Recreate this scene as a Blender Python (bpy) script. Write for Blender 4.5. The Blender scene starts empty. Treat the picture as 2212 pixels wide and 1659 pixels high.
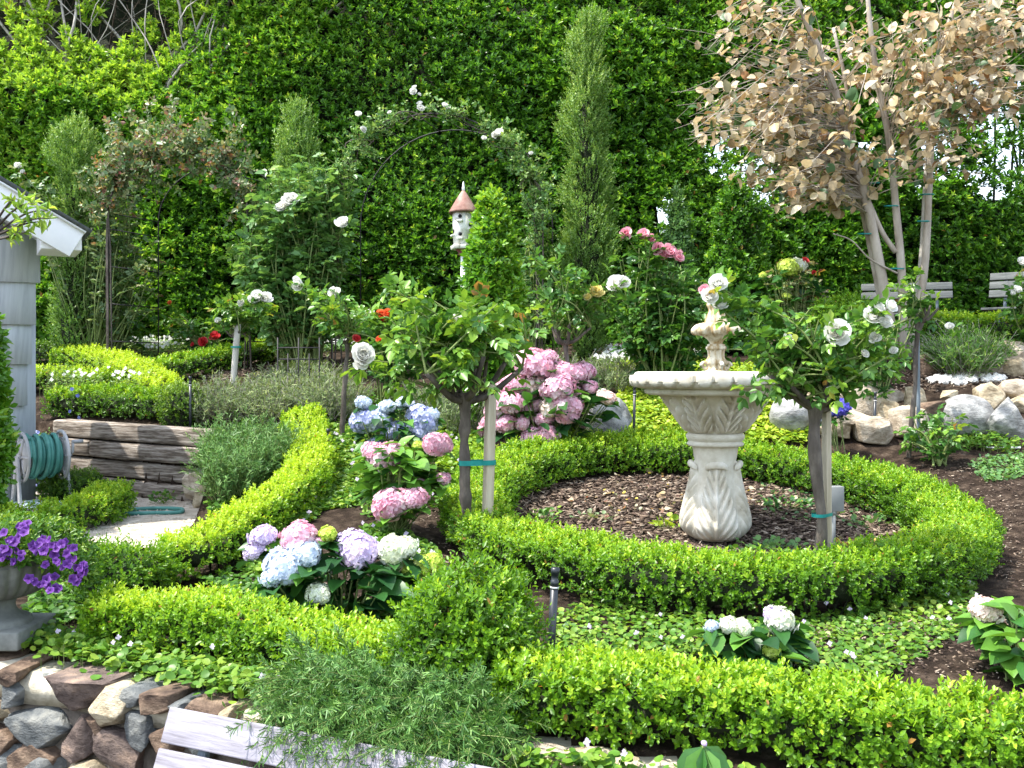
import bpy, bmesh, math, random
import numpy as np
from mathutils import Vector, Matrix

rng = np.random.default_rng(11)
random.seed(5)
C = bpy.context.scene.collection
FX, CX, HY = 2150.0, 1106.0, 800.0        # survey of the garden: sight lines from the camera position
SC = 1.35                                  # survey units -> metres (applied to every top-level object at the end)
pi = math.pi

def W(px, py, D):
    return np.array([(px-CX)/FX*D, D, (HY-py)/FX*D])

# ---------------------------------------------------------------- mesh building
class G:
    def __init__(s): s.v=[]; s.f=[]; s.t=[]; s.n=0
    def add(s, v, f, t=0.5):
        v=np.asarray(v,float).reshape(-1,3)
        fs=f if isinstance(f,list) and len(f) and isinstance(f[0],np.ndarray) and f[0].ndim==2 else [np.asarray(f)]
        for a in fs:
            if a.size: s.f.append(np.asarray(a,int)+s.n)
        s.v.append(v); tt=np.asarray(t,float)
        s.t.append(np.full(len(v),float(tt)) if tt.ndim==0 else tt); s.n+=len(v)
    def build(s, name, mat, parent=None, smooth=False, base=None):
        me=bpy.data.meshes.new(name)
        v=np.concatenate(s.v) if s.v else np.zeros((0,3))
        t=np.concatenate(s.t) if s.t else np.zeros(0)
        o=bpy.data.objects.new(name, me)
        if parent is not None:
            base=BASE[parent.name]
        if base is None:
            base=np.array([0,0,0.])
        v=v-np.asarray(base)
        if parent is None: o.location=Vector(base); BASE[o.name]=np.asarray(base,float)
        else: o.parent=parent; BASE[o.name]=base
        loops=np.concatenate([a.ravel() for a in s.f]); tot=np.concatenate([np.full(len(a),a.shape[1]) for a in s.f])
        st=np.concatenate([[0],np.cumsum(tot)[:-1]])
        me.vertices.add(len(v)); me.vertices.foreach_set('co', v.astype(np.float32).ravel())
        me.loops.add(len(loops)); me.loops.foreach_set('vertex_index', loops.astype(np.int32))
        me.polygons.add(len(tot)); me.polygons.foreach_set('loop_start', st.astype(np.int32)); me.polygons.foreach_set('loop_total', tot.astype(np.int32))
        if smooth: me.polygons.foreach_set('use_smooth', np.ones(len(tot),bool))
        at=me.attributes.new('tint','FLOAT','POINT'); at.data.foreach_set('value', t.astype(np.float32))
        me.update(calc_edges=True); 
        me.materials.append(mat); C.objects.link(o)
        return o
BASE={}
def tag(o,label=None,cat=None,group=None,kind=None):
    if label: o['label']=label
    if cat: o['category']=cat
    if group: o['group']=group
    if kind: o['kind']=kind
    return o
def thing(name,label,cat,loc,group=None):
    o=bpy.data.objects.new(name,None); C.objects.link(o); o.location=Vector(loc); o.empty_display_size=.1
    BASE[o.name]=np.asarray(loc,float)
    return tag(o,label,cat,group)

def unit(a): return a/np.maximum(np.linalg.norm(a,axis=-1,keepdims=True),1e-9)
def rdir(n):
    return unit(rng.normal(size=(n,3)))

def tube(g, pts, r, k=6, t=0.5, cap=True):
    pts=np.asarray(pts,float); n=len(pts); r=np.broadcast_to(np.asarray(r,float),(n,))
    T=unit(np.gradient(pts,axis=0)); ref=np.array([0.13,0.31,0.94]) if abs(T[:,2].mean())<.8 else np.array([1,.1,0])
    U=unit(np.cross(T,ref)); V=np.cross(T,U)
    a=np.arange(k)/k*2*pi
    v=(pts[:,None]+r[:,None,None]*(np.cos(a)[None,:,None]*U[:,None]+np.sin(a)[None,:,None]*V[:,None])).reshape(-1,3)
    i=np.arange(n-1)[:,None]*k; j=np.arange(k)[None]; j2=(j+1)%k
    f=np.stack([i+j,i+j2,i+k+j2,i+k+j],-1).reshape(-1,4)
    fs=[f]
    if cap: fs+= [np.array([list(range(k))[::-1]]), np.array([[(n-1)*k+q for q in range(k)]])]
    g.add(v,fs,t)
def spline(pts,n=12):
    pts=np.asarray(pts,float)
    if len(pts)<3: 
        s=np.linspace(0,1,n)[:,None]; return pts[0]*(1-s)+pts[-1]*s
    P=np.vstack([2*pts[0]-pts[1],pts,2*pts[-1]-pts[-2]]); out=[]
    m=len(pts)-1
    for u in np.linspace(0,m-1e-6,n):
        i=int(u); t=u-i; p0,p1,p2,p3=P[i:i+4]
        out.append(.5*((2*p1)+(-p0+p2)*t+(2*p0-5*p1+4*p2-p3)*t*t+(-p0+3*p1-3*p2+p3)*t**3))
    return np.array(out)
def box(g, c, s, rot=None, t=.5):
    c=np.asarray(c,float); h=np.asarray(s,float)/2
    v=np.array([[x,y,z] for x in(-1,1) for y in(-1,1) for z in(-1,1)])*h
    if rot is not None: v=v@np.asarray(rot).T
    f=np.array([[0,1,3,2],[4,6,7,5],[0,4,5,1],[2,3,7,6],[0,2,6,4],[1,5,7,3]])
    g.add(v+c,f,t)
def axes(x,y,z=None):
    x=unit(np.asarray(x,float)); y=unit(np.asarray(y,float)-x*np.dot(x,y)); return np.stack([x,y,np.cross(x,y)],1)
def bevel(o,w,seg=2):
    m=o.modifiers.new('bevel','BEVEL'); m.width=w; m.segments=seg; m.limit_method='ANGLE'; m.angle_limit=.6
    return o
def lathe(g, prof, c=(0,0,0), k=48, disp=None, t=.5, dense=1):
    prof=np.asarray(prof,float)
    if dense>1:
        s=np.linspace(0,len(prof)-1,(len(prof)-1)*dense+1); prof=np.stack([np.interp(s,np.arange(len(prof)),prof[:,q]) for q in (0,1)],1) if disp=='lin' else spline(np.c_[prof,np.zeros(len(prof))],len(s))[:,:2]
    a=np.arange(k)/k*2*pi; n=len(prof)
    R=np.broadcast_to(prof[:,0:1],(n,k)).copy(); Z=np.broadcast_to(prof[:,1:2],(n,k)).copy(); A=np.broadcast_to(a[None],(n,k))
    if callable(disp): R,Z=disp(A,R,Z)
    v=np.stack([c[0]+R*np.cos(A),c[1]+R*np.sin(A),c[2]+Z],-1).reshape(-1,3)
    i=np.arange(n-1)[:,None]*k; j=np.arange(k)[None]; j2=(j+1)%k
    g.add(v,np.stack([i+j,i+j2,i+k+j2,i+k+j],-1).reshape(-1,4),t)

# smooth vectorised noise: sum of sines, seeded
_nz={}
def nz(P,freq=1.0,seed=0):
    key=seed
    if key not in _nz:
        r=np.random.default_rng(100+seed); _nz[key]=(r.normal(size=(9,3)),r.uniform(0,6.28,9),r.uniform(.6,1.6,9))
    K,ph,fr=_nz[key]; P=np.asarray(P,float)
    s=0
    for k,p,f in zip(K,ph,fr): s=s+np.sin((P@k)*freq*f+p)
    return s/4.5

# ---------------------------------------------------------------- leaf templates (length 1 along +Y, upper side +Z)
def T_leaf(w=.5,fold=.12,curl=.12,mid=.5):
    v=np.array([[0,0,0],[-w*.42,mid-.22,fold],[-w*.5,mid+.12,fold*.9],[0,1,-curl],[w*.5,mid+.12,fold*.9],[w*.42,mid-.22,fold]])
    return v,[np.array([[0,3,2,1],[0,5,4,3]])]
def T_round(k=7,cup=.12,w=1.0):
    a=np.arange(k)/k*2*pi+pi/2; v=np.c_[np.cos(a)*.5*w,np.sin(a)*.5+.5,np.full(k,cup)+.05*np.cos(a*2)]
    v=np.vstack([v,[0,.4,0]]); f=np.array([[i,(i+1)%k,k] for i in range(k)])
    return v,[f]
def T_big(w=.62,fold=.10,curl=.25):
    ys=[0,.22,.48,.75,1.0]; ws=[0,.42,.5,.33,0]; v=[];
    for y,x in zip(ys,ws):
        z=-curl*(y**2); v+= [[-x*w/.5*.5*1.0,y,z+fold*x*2],[0,y,z],[x*w/.5*.5*1.0,y,z+fold*x*2]]
    v=np.array(v); q=[]; 
    for i in range(4):
        a=i*3; q+= [[a+1,a+4,a+3,a],[a+2,a+5,a+4,a+1]]
    return v,[np.array(q)]
def T_needle(w=.09):
    return np.array([[-w/2,0,0],[w/2,0,0],[w*.3,.9,.04],[0,1,.03],[-w*.3,.9,.04]]),[np.array([[0,1,2,3,4]])]
def T_petal(w=.9,cup=.3,k=0):
    v=np.array([[-.12*w,0,0],[.12*w,0,0],[-.45*w,.5,cup*.4],[0,.5,0],[.45*w,.5,cup*.4],[-.36*w,.9,cup],[0,1,cup*.8],[.36*w,.9,cup]])
    return v,[np.array([[2,3,6,5],[3,4,7,6]]),np.array([[0,3,2],[0,1,3],[1,4,3]])]
LEAF=T_leaf(); 

def place(g, tmpl, pos, Y, Z, size, tint, wide=None):
    V,fs=tmpl; n=len(pos); k=len(V)
    if n==0: return
    Y=unit(Y); X=unit(np.cross(Y,Z)); Z=np.cross(X,Y)
    size=np.broadcast_to(np.asarray(size,float),(n,)); wd=np.ones(n) if wide is None else wide
    v=pos[:,None]+size[:,None,None]*(V[None,:,0:1]*wd[:,None,None]*X[:,None]+V[None,:,1:2]*Y[:,None]+V[None,:,2:3]*Z[:,None])
    off=(np.arange(n)*k)[:,None,None]
    g.add(v.reshape(-1,3),[(f[None]+off).reshape(-1,f.shape[1]) for f in fs],np.repeat(np.broadcast_to(np.asarray(tint,float),(n,)),k))

def sprigs(g, tmpl, P, A, size, m=7, length=.04, spread=1.0, tint=.5, tvar=.2, jit=.25, tip=None):
    """little shoots: m leaves spiralling up a stem that starts at P and runs along A"""
    n=len(P); A=unit(A)
    size=np.broadcast_to(np.asarray(size,float),(n,)); length=np.broadcast_to(np.asarray(length,float),(n,)); tint=np.broadcast_to(np.asarray(tint,float),(n,))
    ref=unit(rng.normal(size=(n,3))); U=unit(np.cross(A,ref)); V=np.cross(A,U)
    ph0=rng.uniform(0,6.28,n)
    for j in range(m):
        u=(j+.5)/m; ph=ph0+2.4*j+rng.normal(0,.3,n)
        R=np.cos(ph)[:,None]*U+np.sin(ph)[:,None]*V
        e=spread*(1.15-.75*u)+rng.normal(0,.15,n)
        Y=np.cos(e)[:,None]*A+np.sin(e)[:,None]*R; Z=np.sin(e)[:,None]*A-np.cos(e)[:,None]*R
        Z=Z+rng.normal(0,jit,(n,3))
        pos=P+A*(length*u)[:,None]
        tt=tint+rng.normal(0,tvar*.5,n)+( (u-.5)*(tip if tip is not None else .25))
        tt=np.where(rng.uniform(size=n)<.006,1,np.clip(tt,0,.95))
        place(g,tmpl,pos,Y,Z,size*(.75+.35*math.sin(pi*min(1,u+.15)))*rng.uniform(.7,1.2,n),tt,wide=rng.uniform(.75,1.15,n))

# ---------------------------------------------------------------- materials
def newmat(name):
    m=bpy.data.materials.new(name); m.use_nodes=True; nt=m.node_tree; nt.nodes.clear(); return m,nt,nt.nodes,nt.links
def ramp(nt,stops,fac):
    r=nt.nodes.new('ShaderNodeValToRGB'); e=r.color_ramp.elements
    while len(e)<len(stops): e.new(.5)
    for q,(p,c) in zip(e,stops): q.position=p; q.color=(*c,1)
    nt.links.new(fac,r.inputs[0]); return r.outputs[0]
def M_leaf(name,stops,trans=.35,rough=.42,spec=.45,tmul=(1.25,1.15,.6)):
    m,nt,N,L=newmat(name)
    at=N.new('ShaderNodeAttribute'); at.attribute_name='tint'
    col=ramp(nt,stops,at.outputs['Fac'])
    geo=N.new('ShaderNodeTexCoord'); no=N.new('ShaderNodeTexNoise'); no.inputs['Scale'].default_value=60; L.new(geo.outputs['Object'],no.inputs['Vector'])
    hsv=N.new('ShaderNodeHueSaturation'); L.new(col,hsv.inputs['Color'])
    mr=N.new('ShaderNodeMapRange'); mr.inputs[3].default_value=.75; mr.inputs[4].default_value=1.25; L.new(no.outputs['Fac'],mr.inputs[0]); L.new(mr.outputs[0],hsv.inputs['Value'])
    p=N.new('ShaderNodeBsdfPrincipled'); p.inputs['Roughness'].default_value=rough; p.inputs['Specular IOR Level'].default_value=spec
    L.new(hsv.outputs[0],p.inputs['Base Color'])
    t=N.new('ShaderNodeBsdfTranslucent'); mx=N.new('ShaderNodeMix'); mx.data_type='RGBA'; mx.blend_type='MULTIPLY'; mx.inputs['Factor'].default_value=1
    L.new(hsv.outputs[0],mx.inputs[6]); mx.inputs[7].default_value=(*tmul,1); L.new(mx.outputs[2],t.inputs['Color'])
    ms=N.new('ShaderNodeMixShader'); ms.inputs[0].default_value=trans; L.new(p.outputs[0],ms.inputs[1]); L.new(t.outputs[0],ms.inputs[2])
    o=N.new('ShaderNodeOutputMaterial'); L.new(ms.outputs[0],o.inputs[0]); return m
def M_surf(name,stops,scale=8,rough=.75,detail=8,bump=.3,bscale=None,spec=.3,stretch=(1,1,1),dist=0.01,coord='Object',tint=0.0,rrange=None,metal=0,voro=False,wave=None):
    m,nt,N,L=newmat(name)
    tc=N.new('ShaderNodeTexCoord'); mp=N.new('ShaderNodeMapping'); mp.inputs['Scale'].default_value=stretch; L.new(tc.outputs[coord],mp.inputs[0])
    no=N.new('ShaderNodeTexNoise'); no.inputs['Scale'].default_value=scale; no.inputs['Detail'].default_value=detail; no.inputs['Roughness'].default_value=.62; L.new(mp.outputs[0],no.inputs['Vector'])
    fac=no.outputs['Fac']
    mr=N.new('ShaderNodeMapRange'); mr.inputs[1].default_value=.28; mr.inputs[2].default_value=.72; L.new(fac,mr.inputs[0]); fac=mr.outputs[0]
    if tint:
        at=N.new('ShaderNodeAttribute'); at.attribute_name='tint'; mm=N.new('ShaderNodeMix'); mm.inputs[0].default_value=tint; L.new(fac,mm.inputs[2]); L.new(at.outputs['Fac'],mm.inputs[3]); fac=mm.outputs[0]
    col=ramp(nt,stops,fac)
    p=N.new('ShaderNodeBsdfPrincipled'); p.inputs['Roughness'].default_value=rough; p.inputs['Specular IOR Level'].default_value=spec; p.inputs['Metallic'].default_value=metal
    L.new(col,p.inputs['Base Color'])
    if bump:
        b=N.new('ShaderNodeBump'); b.inputs['Strength'].default_value=bump; b.inputs['Distance'].default_value=dist
        n2=N.new('ShaderNodeTexNoise'); n2.inputs['Scale'].default_value=bscale or scale*3; n2.inputs['Detail'].default_value=8; n2.inputs['Roughness'].default_value=.7; L.new(mp.outputs[0],n2.inputs['Vector'])
        L.new(n2.outputs['Fac'],b.inputs['Height']); L.new(b.outputs[0],p.inputs['Normal'])
    o=N.new('ShaderNodeOutputMaterial'); L.new(p.outputs[0],o.inputs[0]); return m

M={}
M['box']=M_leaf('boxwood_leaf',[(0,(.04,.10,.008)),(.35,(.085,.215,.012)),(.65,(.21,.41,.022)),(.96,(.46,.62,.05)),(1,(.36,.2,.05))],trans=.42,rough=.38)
M['boxd']=M_leaf('boxwood_dark_leaf',[(0,(.025,.07,.008)),(.5,(.09,.2,.015)),(1,(.32,.48,.035))],trans=.35,rough=.38)
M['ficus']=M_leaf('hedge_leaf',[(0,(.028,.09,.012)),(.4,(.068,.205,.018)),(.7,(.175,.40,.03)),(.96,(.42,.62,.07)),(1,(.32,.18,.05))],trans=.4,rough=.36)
M['rose']=M_leaf('rose_leaf',[(0,(.03,.10,.03)),(.5,(.08,.21,.035)),(.85,(.24,.42,.05)),(.96,(.34,.46,.06)),(1,(.36,.2,.06))],trans=.35,rough=.35)
M['rosep']=M_leaf('pale_rose_leaf',[(0,(.06,.16,.06)),(.6,(.16,.32,.09)),(1,(.36,.5,.16))],trans=.35,rough=.38)
M['pencil']=M_leaf('pencil_shrub_leaf',[(0,(.06,.15,.03)),(.5,(.17,.32,.06)),(1,(.42,.56,.17))],trans=.35,rough=.45)
M['rosered']=M_leaf('reddish_rose_leaf',[(0,(.07,.15,.06)),(.35,(.17,.28,.12)),(.6,(.32,.34,.2)),(.85,(.28,.09,.08)),(1,(.5,.4,.06))],trans=.3,rough=.4)
M['rosm']=M_leaf('rosemary_leaf',[(0,(.03,.10,.02)),(.5,(.09,.22,.045)),(1,(.26,.44,.11))],trans=.2,rough=.5)
M['jun']=M_leaf('grey_green_leaf',[(0,(.06,.11,.035)),(.5,(.17,.25,.08)),(1,(.42,.48,.19))],trans=.25,rough=.55)
M['hyd']=M_leaf('hydrangea_leaf',[(0,(.015,.065,.02)),(.5,(.04,.14,.025)),(1,(.15,.34,.04))],trans=.3,rough=.4)
M['viol']=M_leaf('violet_leaf',[(0,(.03,.10,.015)),(.5,(.10,.24,.025)),(1,(.33,.46,.06))],trans=.35,rough=.42)
M['yel']=M_leaf('lime_groundcover_leaf',[(0,(.1,.24,.02)),(.5,(.28,.45,.04)),(1,(.55,.62,.06))],trans=.35,rough=.45)
M['brownleaf']=M_leaf('scorched_leaf',[(0,(.06,.13,.045)),(.22,(.16,.2,.09)),(.3,(.27,.18,.09)),(.55,(.5,.39,.22)),(.88,(.7,.63,.46)),(1,(.36,.19,.08))],trans=.3,rough=.45,tmul=(1.1,.95,.72))
M['cone']=M_leaf('glossy_cone_leaf',[(0,(.04,.13,.012)),(.5,(.13,.33,.025)),(1,(.4,.58,.05))],trans=.3,rough=.28,spec=.6)
M['peach']=M_leaf('peach_leaf',[(0,(.16,.34,.05)),(1,(.45,.6,.12))],trans=.45,rough=.4)
def M_flower(name,a,b,c=None,trans=.3):
    return M_leaf(name,[(0,a),(.6,b),(1,c or b)],trans=trans,rough=.55,spec=.2,tmul=(1,1,1))
M['white']=M_flower('white_petal',(.78,.76,.66),(.9,.9,.87))
M['pink']=M_flower('pink_petal',(.75,.26,.36),(.88,.5,.58),(.95,.72,.76))
M['hpink']=M_flower('pink_floret',(.76,.36,.48),(.86,.56,.67),(.9,.76,.78))
M['hlil']=M_flower('lilac_floret',(.6,.48,.76),(.76,.66,.86),(.86,.74,.84))
M['hblue']=M_flower('blue_floret',(.52,.6,.8),(.7,.78,.87),(.84,.88,.9))
M['hdblue']=M_flower('deep_blue_floret',(.36,.4,.7),(.56,.6,.82),(.76,.79,.88))
M['hviol']=M_flower('violet_blue_floret',(.09,.08,.5),(.16,.14,.65),(.3,.3,.8))
M['hcream']=M_flower('cream_floret',(.6,.68,.4),(.82,.84,.7),(.86,.88,.86))
M['hgreen']=M_flower('lime_floret',(.35,.5,.05),(.6,.72,.12),(.75,.8,.3))
M['hblush']=M_flower('blush_floret',(.85,.62,.55),(.92,.78,.72),(.94,.86,.82))
M['purple']=M_flower('purple_petal',(.08,.015,.17),(.16,.05,.32),(.34,.17,.5))
M['yellow']=M_flower('yellow_petal',(.9,.74,.25),(.92,.82,.4),(.95,.9,.6))
M['red']=M_flower('red_petal',(.5,.02,.03),(.72,.06,.07),(.85,.2,.2))
M['orange']=M_flower('orange_petal',(.7,.08,.03),(.85,.22,.08),(.9,.4,.15))
M['pblue']=M_flower('small_blue_petal',(.2,.25,.75),(.4,.45,.88),(.6,.65,.95))
M['twig']=M_surf('dark_twig_bark',[(0,(.03,.022,.015)),(1,(.1,.075,.05))],scale=30)
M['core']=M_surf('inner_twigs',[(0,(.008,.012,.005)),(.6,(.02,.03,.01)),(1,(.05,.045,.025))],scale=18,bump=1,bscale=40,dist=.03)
M['bark']=M_surf('rose_bark',[(0,(.03,.024,.02)),(.5,(.095,.078,.066)),(1,(.2,.17,.145))],scale=18,stretch=(1,1,.35),bump=.8,dist=.01)
M['cane']=M_surf('green_cane',[(0,(.1,.16,.04)),(1,(.24,.28,.1))],scale=25)
M['palebark']=M_surf('pale_tree_bark',[(0,(.2,.16,.12)),(.5,(.38,.33,.27)),(1,(.55,.5,.43))],scale=10,stretch=(1,1,.3),bump=.4)
M['greytwig']=M_surf('bare_grey_branch',[(0,(.2,.18,.15)),(1,(.5,.47,.42))],scale=10)
M['soil']=M_surf('garden_soil',[(0,(.012,.008,.006)),(.5,(.036,.025,.018)),(.85,(.085,.062,.045)),(1,(.18,.14,.11))],scale=14,rough=.95,bump=1,bscale=60,dist=.02,spec=.1)
M['mulch']=M_surf('mulch_chip',[(0,(.025,.016,.012)),(.3,(.09,.06,.045)),(.6,(.24,.18,.13)),(.85,(.46,.38,.3)),(1,(.62,.55,.46))],scale=5,tint=.85,rough=.9,bump=0)
M['gravel']=M_surf('pale_gravel_paving',[(0,(.16,.13,.09)),(.3,(.38,.33,.26)),(.7,(.52,.47,.40)),(1,(.62,.58,.5))],scale=16,rough=.9,bump=.8,bscale=50,dist=.015)
M['mortar']=M_surf('wall_mortar',[(0,(.3,.27,.2)),(.5,(.5,.46,.36)),(1,(.68,.64,.54))],scale=14,rough=.95,bump=.7,bscale=60,dist=.01)
M['mortard']=M_surf('joint_mortar',[(0,(.05,.04,.035)),(.5,(.13,.11,.09)),(1,(.22,.19,.16))],scale=14,rough=.95,bump=.7,bscale=60,dist=.01)
def M_rock(name,a,b,c): return M_surf(name,[(.1,a),(.5,b),(.9,c)],scale=11,stretch=(1,1,1.7),rough=.85,bump=1,bscale=22,dist=.03,detail=12)
M['rbrown']=M_rock('brown_stone',(.05,.032,.025),(.17,.115,.08),(.36,.26,.18))
M['rpurp']=M_rock('purple_brown_stone',(.06,.042,.038),(.18,.135,.115),(.38,.27,.2))
M['rgrey']=M_rock('grey_stone',(.06,.07,.075),(.15,.16,.16),(.3,.3,.27))
M['rtan']=M_rock('tan_stone',(.2,.15,.09),(.48,.4,.27),(.68,.6,.44))
M['rcream']=M_rock('cream_stone',(.28,.22,.15),(.5,.42,.32),(.68,.6,.48))
M['rwhite']=M_rock('pale_grey_boulder',(.14,.14,.135),(.32,.32,.31),(.52,.52,.5))
M['conc']=M_surf('cast_stone',[(.0,(.24,.2,.13)),(.3,(.5,.46,.37)),(.7,(.64,.61,.53)),(1,(.74,.72,.66))],scale=9,rough=.8,bump=.35,bscale=50,dist=.006)
M['concst']=M_surf('stained_cast_stone',[(0,(.1,.05,.015)),(.3,(.34,.23,.1)),(.6,(.62,.55,.4)),(1,(.74,.7,.58))],scale=16,stretch=(1.6,1.6,.5),rough=.75,bump=.3,dist=.006)
M['urn']=M_surf('grey_urn_stone',[(0,(.08,.085,.08)),(.5,(.16,.17,.155)),(1,(.27,.28,.26))],scale=9,rough=.8,bump=.3,dist=.005)
M['benchw']=M_surf('silvered_bench_wood',[(0,(.15,.14,.16)),(.5,(.26,.25,.29)),(1,(.36,.35,.4))],scale=7,stretch=(1,1,14),rough=.6,bump=.5,bscale=14,dist=.004)
M['benchshade']=M_surf('shaded_bench_wood',[(0,(.07,.08,.08)),(.5,(.12,.13,.13)),(1,(.18,.19,.19))],scale=7,stretch=(1,1,14),rough=.75,bump=.4,dist=.004)  # bench wood darkened: tree shade on the back benches put into the colour
M['metal']=M_surf('bench_grey_metal',[(0,(.12,.15,.18)),(1,(.2,.24,.28))],scale=8,rough=.5,bump=0)
M['black']=M_surf('black_plastic',[(0,(.012,.016,.02)),(1,(.03,.035,.045))],scale=20,rough=.35,bump=0,spec=.5)
M['iron']=M_surf('black_iron',[(0,(.012,.012,.014)),(1,(.05,.045,.05))],scale=20,rough=.55,bump=0)
M['chrome']=M_surf('bright_ring',[(0,(.6,.6,.6)),(1,(.75,.75,.75))],scale=20,rough=.3,bump=0)
M['stake']=M_surf('raw_pine_stake',[(0,(.3,.25,.17)),(.5,(.46,.4,.3)),(1,(.6,.54,.42))],scale=6,stretch=(6,6,.5),rough=.85,bump=.4,dist=.004)
M['pole']=M_surf('peeled_pole',[(0,(.3,.28,.24)),(.5,(.5,.47,.42)),(1,(.66,.63,.58))],scale=9,stretch=(3,3,.3),rough=.8,bump=.4,dist=.005)
M['tie']=M_surf('teal_tape',[(0,(.0,.16,.15)),(1,(.02,.3,.28))],scale=20,rough=.35,bump=.2)
M['sleeper']=M_surf('weathered_sleeper',[(0,(.03,.025,.02)),(.38,(.17,.135,.105)),(.6,(.36,.31,.26)),(1,(.58,.52,.46))],scale=5,stretch=(1.2,6,16),rough=.9,bump=1,bscale=9,dist=.02,detail=10)
M['shingle']=M_surf('painted_shingle',[(0,(.34,.38,.43)),(.5,(.43,.475,.53)),(1,(.5,.55,.6))],scale=5,stretch=(12,3,.6),rough=.6,bump=.5,bscale=9,dist=.004)
M['whitep']=M_surf('white_paint',[(0,(.76,.77,.8)),(1,(.85,.86,.88))],scale=6,rough=.5,bump=.1)
M['roofd']=M_surf('dark_roofing',[(0,(.05,.06,.06)),(1,(.14,.15,.15))],scale=40,rough=.9,bump=.5)
M['hose']=M_surf('teal_hose',[(0,(.04,.17,.15)),(.5,(.07,.24,.21)),(1,(.12,.32,.28))],scale=12,rough=.45,bump=0)
M['reel']=M_surf('reel_plastic',[(0,(.22,.23,.25)),(.5,(.42,.42,.44)),(1,(.52,.51,.52))],scale=6,rough=.5,bump=.1)
M['reelb']=M_surf('reel_base_plastic',[(0,(.4,.55,.5)),(1,(.55,.7,.65))],scale=6,rough=.5,bump=.1)
M['bhwall']=M_surf('peeling_white_paint',[(0,(.2,.19,.16)),(.3,(.5,.49,.44)),(.5,(.68,.68,.65)),(1,(.78,.78,.76))],scale=22,stretch=(1,1,.5),rough=.8,bump=.4,dist=.004)
M['bhroof']=M_surf('rusty_copper_roof',[(0,(.14,.06,.045)),(.5,(.27,.14,.11)),(1,(.4,.27,.22))],scale=12,rough=.6,bump=.2)
M['bhred']=M_surf('dull_red_paint',[(0,(.16,.05,.05)),(1,(.26,.1,.09))],scale=12)
M['hole']=M_surf('dark_hole',[(0,(.004,.004,.006)),(1,(.01,.01,.012))],scale=12,bump=0)
M['greybox']=M_surf('grey_pvc',[(0,(.17,.18,.18)),(1,(.27,.28,.28))],scale=6,rough=.5,bump=0)
M['pebble']=M_surf('white_pebble',[(0,(.6,.58,.54)),(1,(.86,.85,.82))],scale=6,rough=.7,bump=.2)
M['water']=M_surf('dark_water',[(0,(.03,.04,.04)),(1,(.05,.06,.06))],scale=6,rough=.05,bump=.1,spec=.6)
# ================================================================ terrain
_cp=[(-600,3.6,-.93),(-200,3.3,-.92),(195,3.1,-.92),(600,2.8,-.92),(1100,2.5,-.92),(1600,2.35,-.92),(2212,2.1,-.91),(2600,2.1,-.91),
(1000,3.1,-.90),(1500,3.0,-.89),(2000,2.9,-.88),(1500,3.5,-.863),(1900,3.6,-.85),(1150,3.7,-.84),(960,4.6,-.79),(2140,4.7,-.77),
(1544,4.76,-.83),(1544,4.3,-.84),(1544,5.3,-.71),(1500,5.9,-.61),(1800,6.0,-.60),(700,3.4,-.90),(850,4.4,-.76),(780,4.8,-.70),
(690,5.2,-.68),(560,4.6,-.80),(430,4.3,-.90),(300,4.0,-.91),(650,6.2,-.46),(850,5.4,-.62),(1180,5.9,-.56),(745,6.4,-.36),(1255,6.3,-.50),
(2060,6.3,-.44),(2100,5.5,-.60),(2400,4.5,-.72),(2400,6.0,-.45),(2100,6.9,-.08),(1750,7.0,-.10),(2300,7.4,.12),(1950,7.6,.15),(2150,8.3,.18),(2700,8.3,.2),
(250,6.9,-.34),(120,7.0,-.34),(430,6.7,-.36),(300,7.3,-.2),(0,7.4,-.2),(150,8.3,.0),(310,7.5,-.13),(590,8.6,.06),(300,9.3,.2),(1100,9.3,.2),(2000,9.4,.3),(-600,9.3,.1),
(600,7.0,-.24),(1000,6.8,-.3),(1400,6.6,-.33),(1400,7.5,-.05),(1000,7.9,-.03),(-600,7.2,-.3),(-500,5,-.85),(0,4.6,-.9),(2700,7.2,.1),(2900,3.0,-.86),(-900,20,.4),(3300,20,.5),(1100,20,.5)]
_cx=np.array([[ (p-CX)/FX*d, d] for p,d,z in _cp]); _cz=np.array([z for *_,z in _cp])
_n=len(_cx)
def _ker(r): return np.sqrt(r*r+.02)
_A=np.zeros((_n+3,_n+3)); _A[:_n,:_n]=_ker(np.linalg.norm(_cx[:,None]-_cx[None],axis=-1)); _A[:_n,_n]=1; _A[:_n,_n+1:]=_cx; _A[_n,:_n]=1; _A[_n+1:,:_n]=_cx.T
_A[:_n,:_n]-=np.eye(_n)*.02
_w=np.linalg.solve(_A,np.concatenate([_cz,[0,0,0]]))
PATIO_Z=-.82
def wall_d(x,y):            # >0 on the garden side of the front retaining wall
    return ((y-3.14)+.4567*(x+1.616))*.909
# patio outline (flat, cut into the slope): back edge along the sleepers, right edge along the curved hedge
_PB=np.array([[-3.05,6.78],[-1.88,6.14]])
def in_patio(x,y):
    nb=(y-_PB[0,1])-(x-_PB[0,0])*(_PB[1,1]-_PB[0,1])/(_PB[1,0]-_PB[0,0])
    r=x < np.interp(y,[4.3,4.6,5.2,6.2,7],[-1.75,-1.55,-1.62,-1.87,-1.9])
    return (nb<-.02)&r&(y>4.55)
def gz(x,y,cut=True):
    x=np.asarray(x,float); y=np.asarray(y,float); sh=np.broadcast(x,y).shape
    X=np.broadcast_to(x,sh).ravel(); Y=np.broadcast_to(y,sh).ravel()
    P=np.stack([np.clip(X,-12,12),np.clip(Y,1.5,22)],1)
    z=_ker(np.linalg.norm(P[:,None]-_cx[None],axis=-1))@_w[:_n]+_w[_n]+P@_w[_n+1:]
    z=np.clip(z,-.95,.75)
    if cut:
        z=np.where(in_patio(X,Y),PATIO_Z,z)
    return z.reshape(sh)
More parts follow.
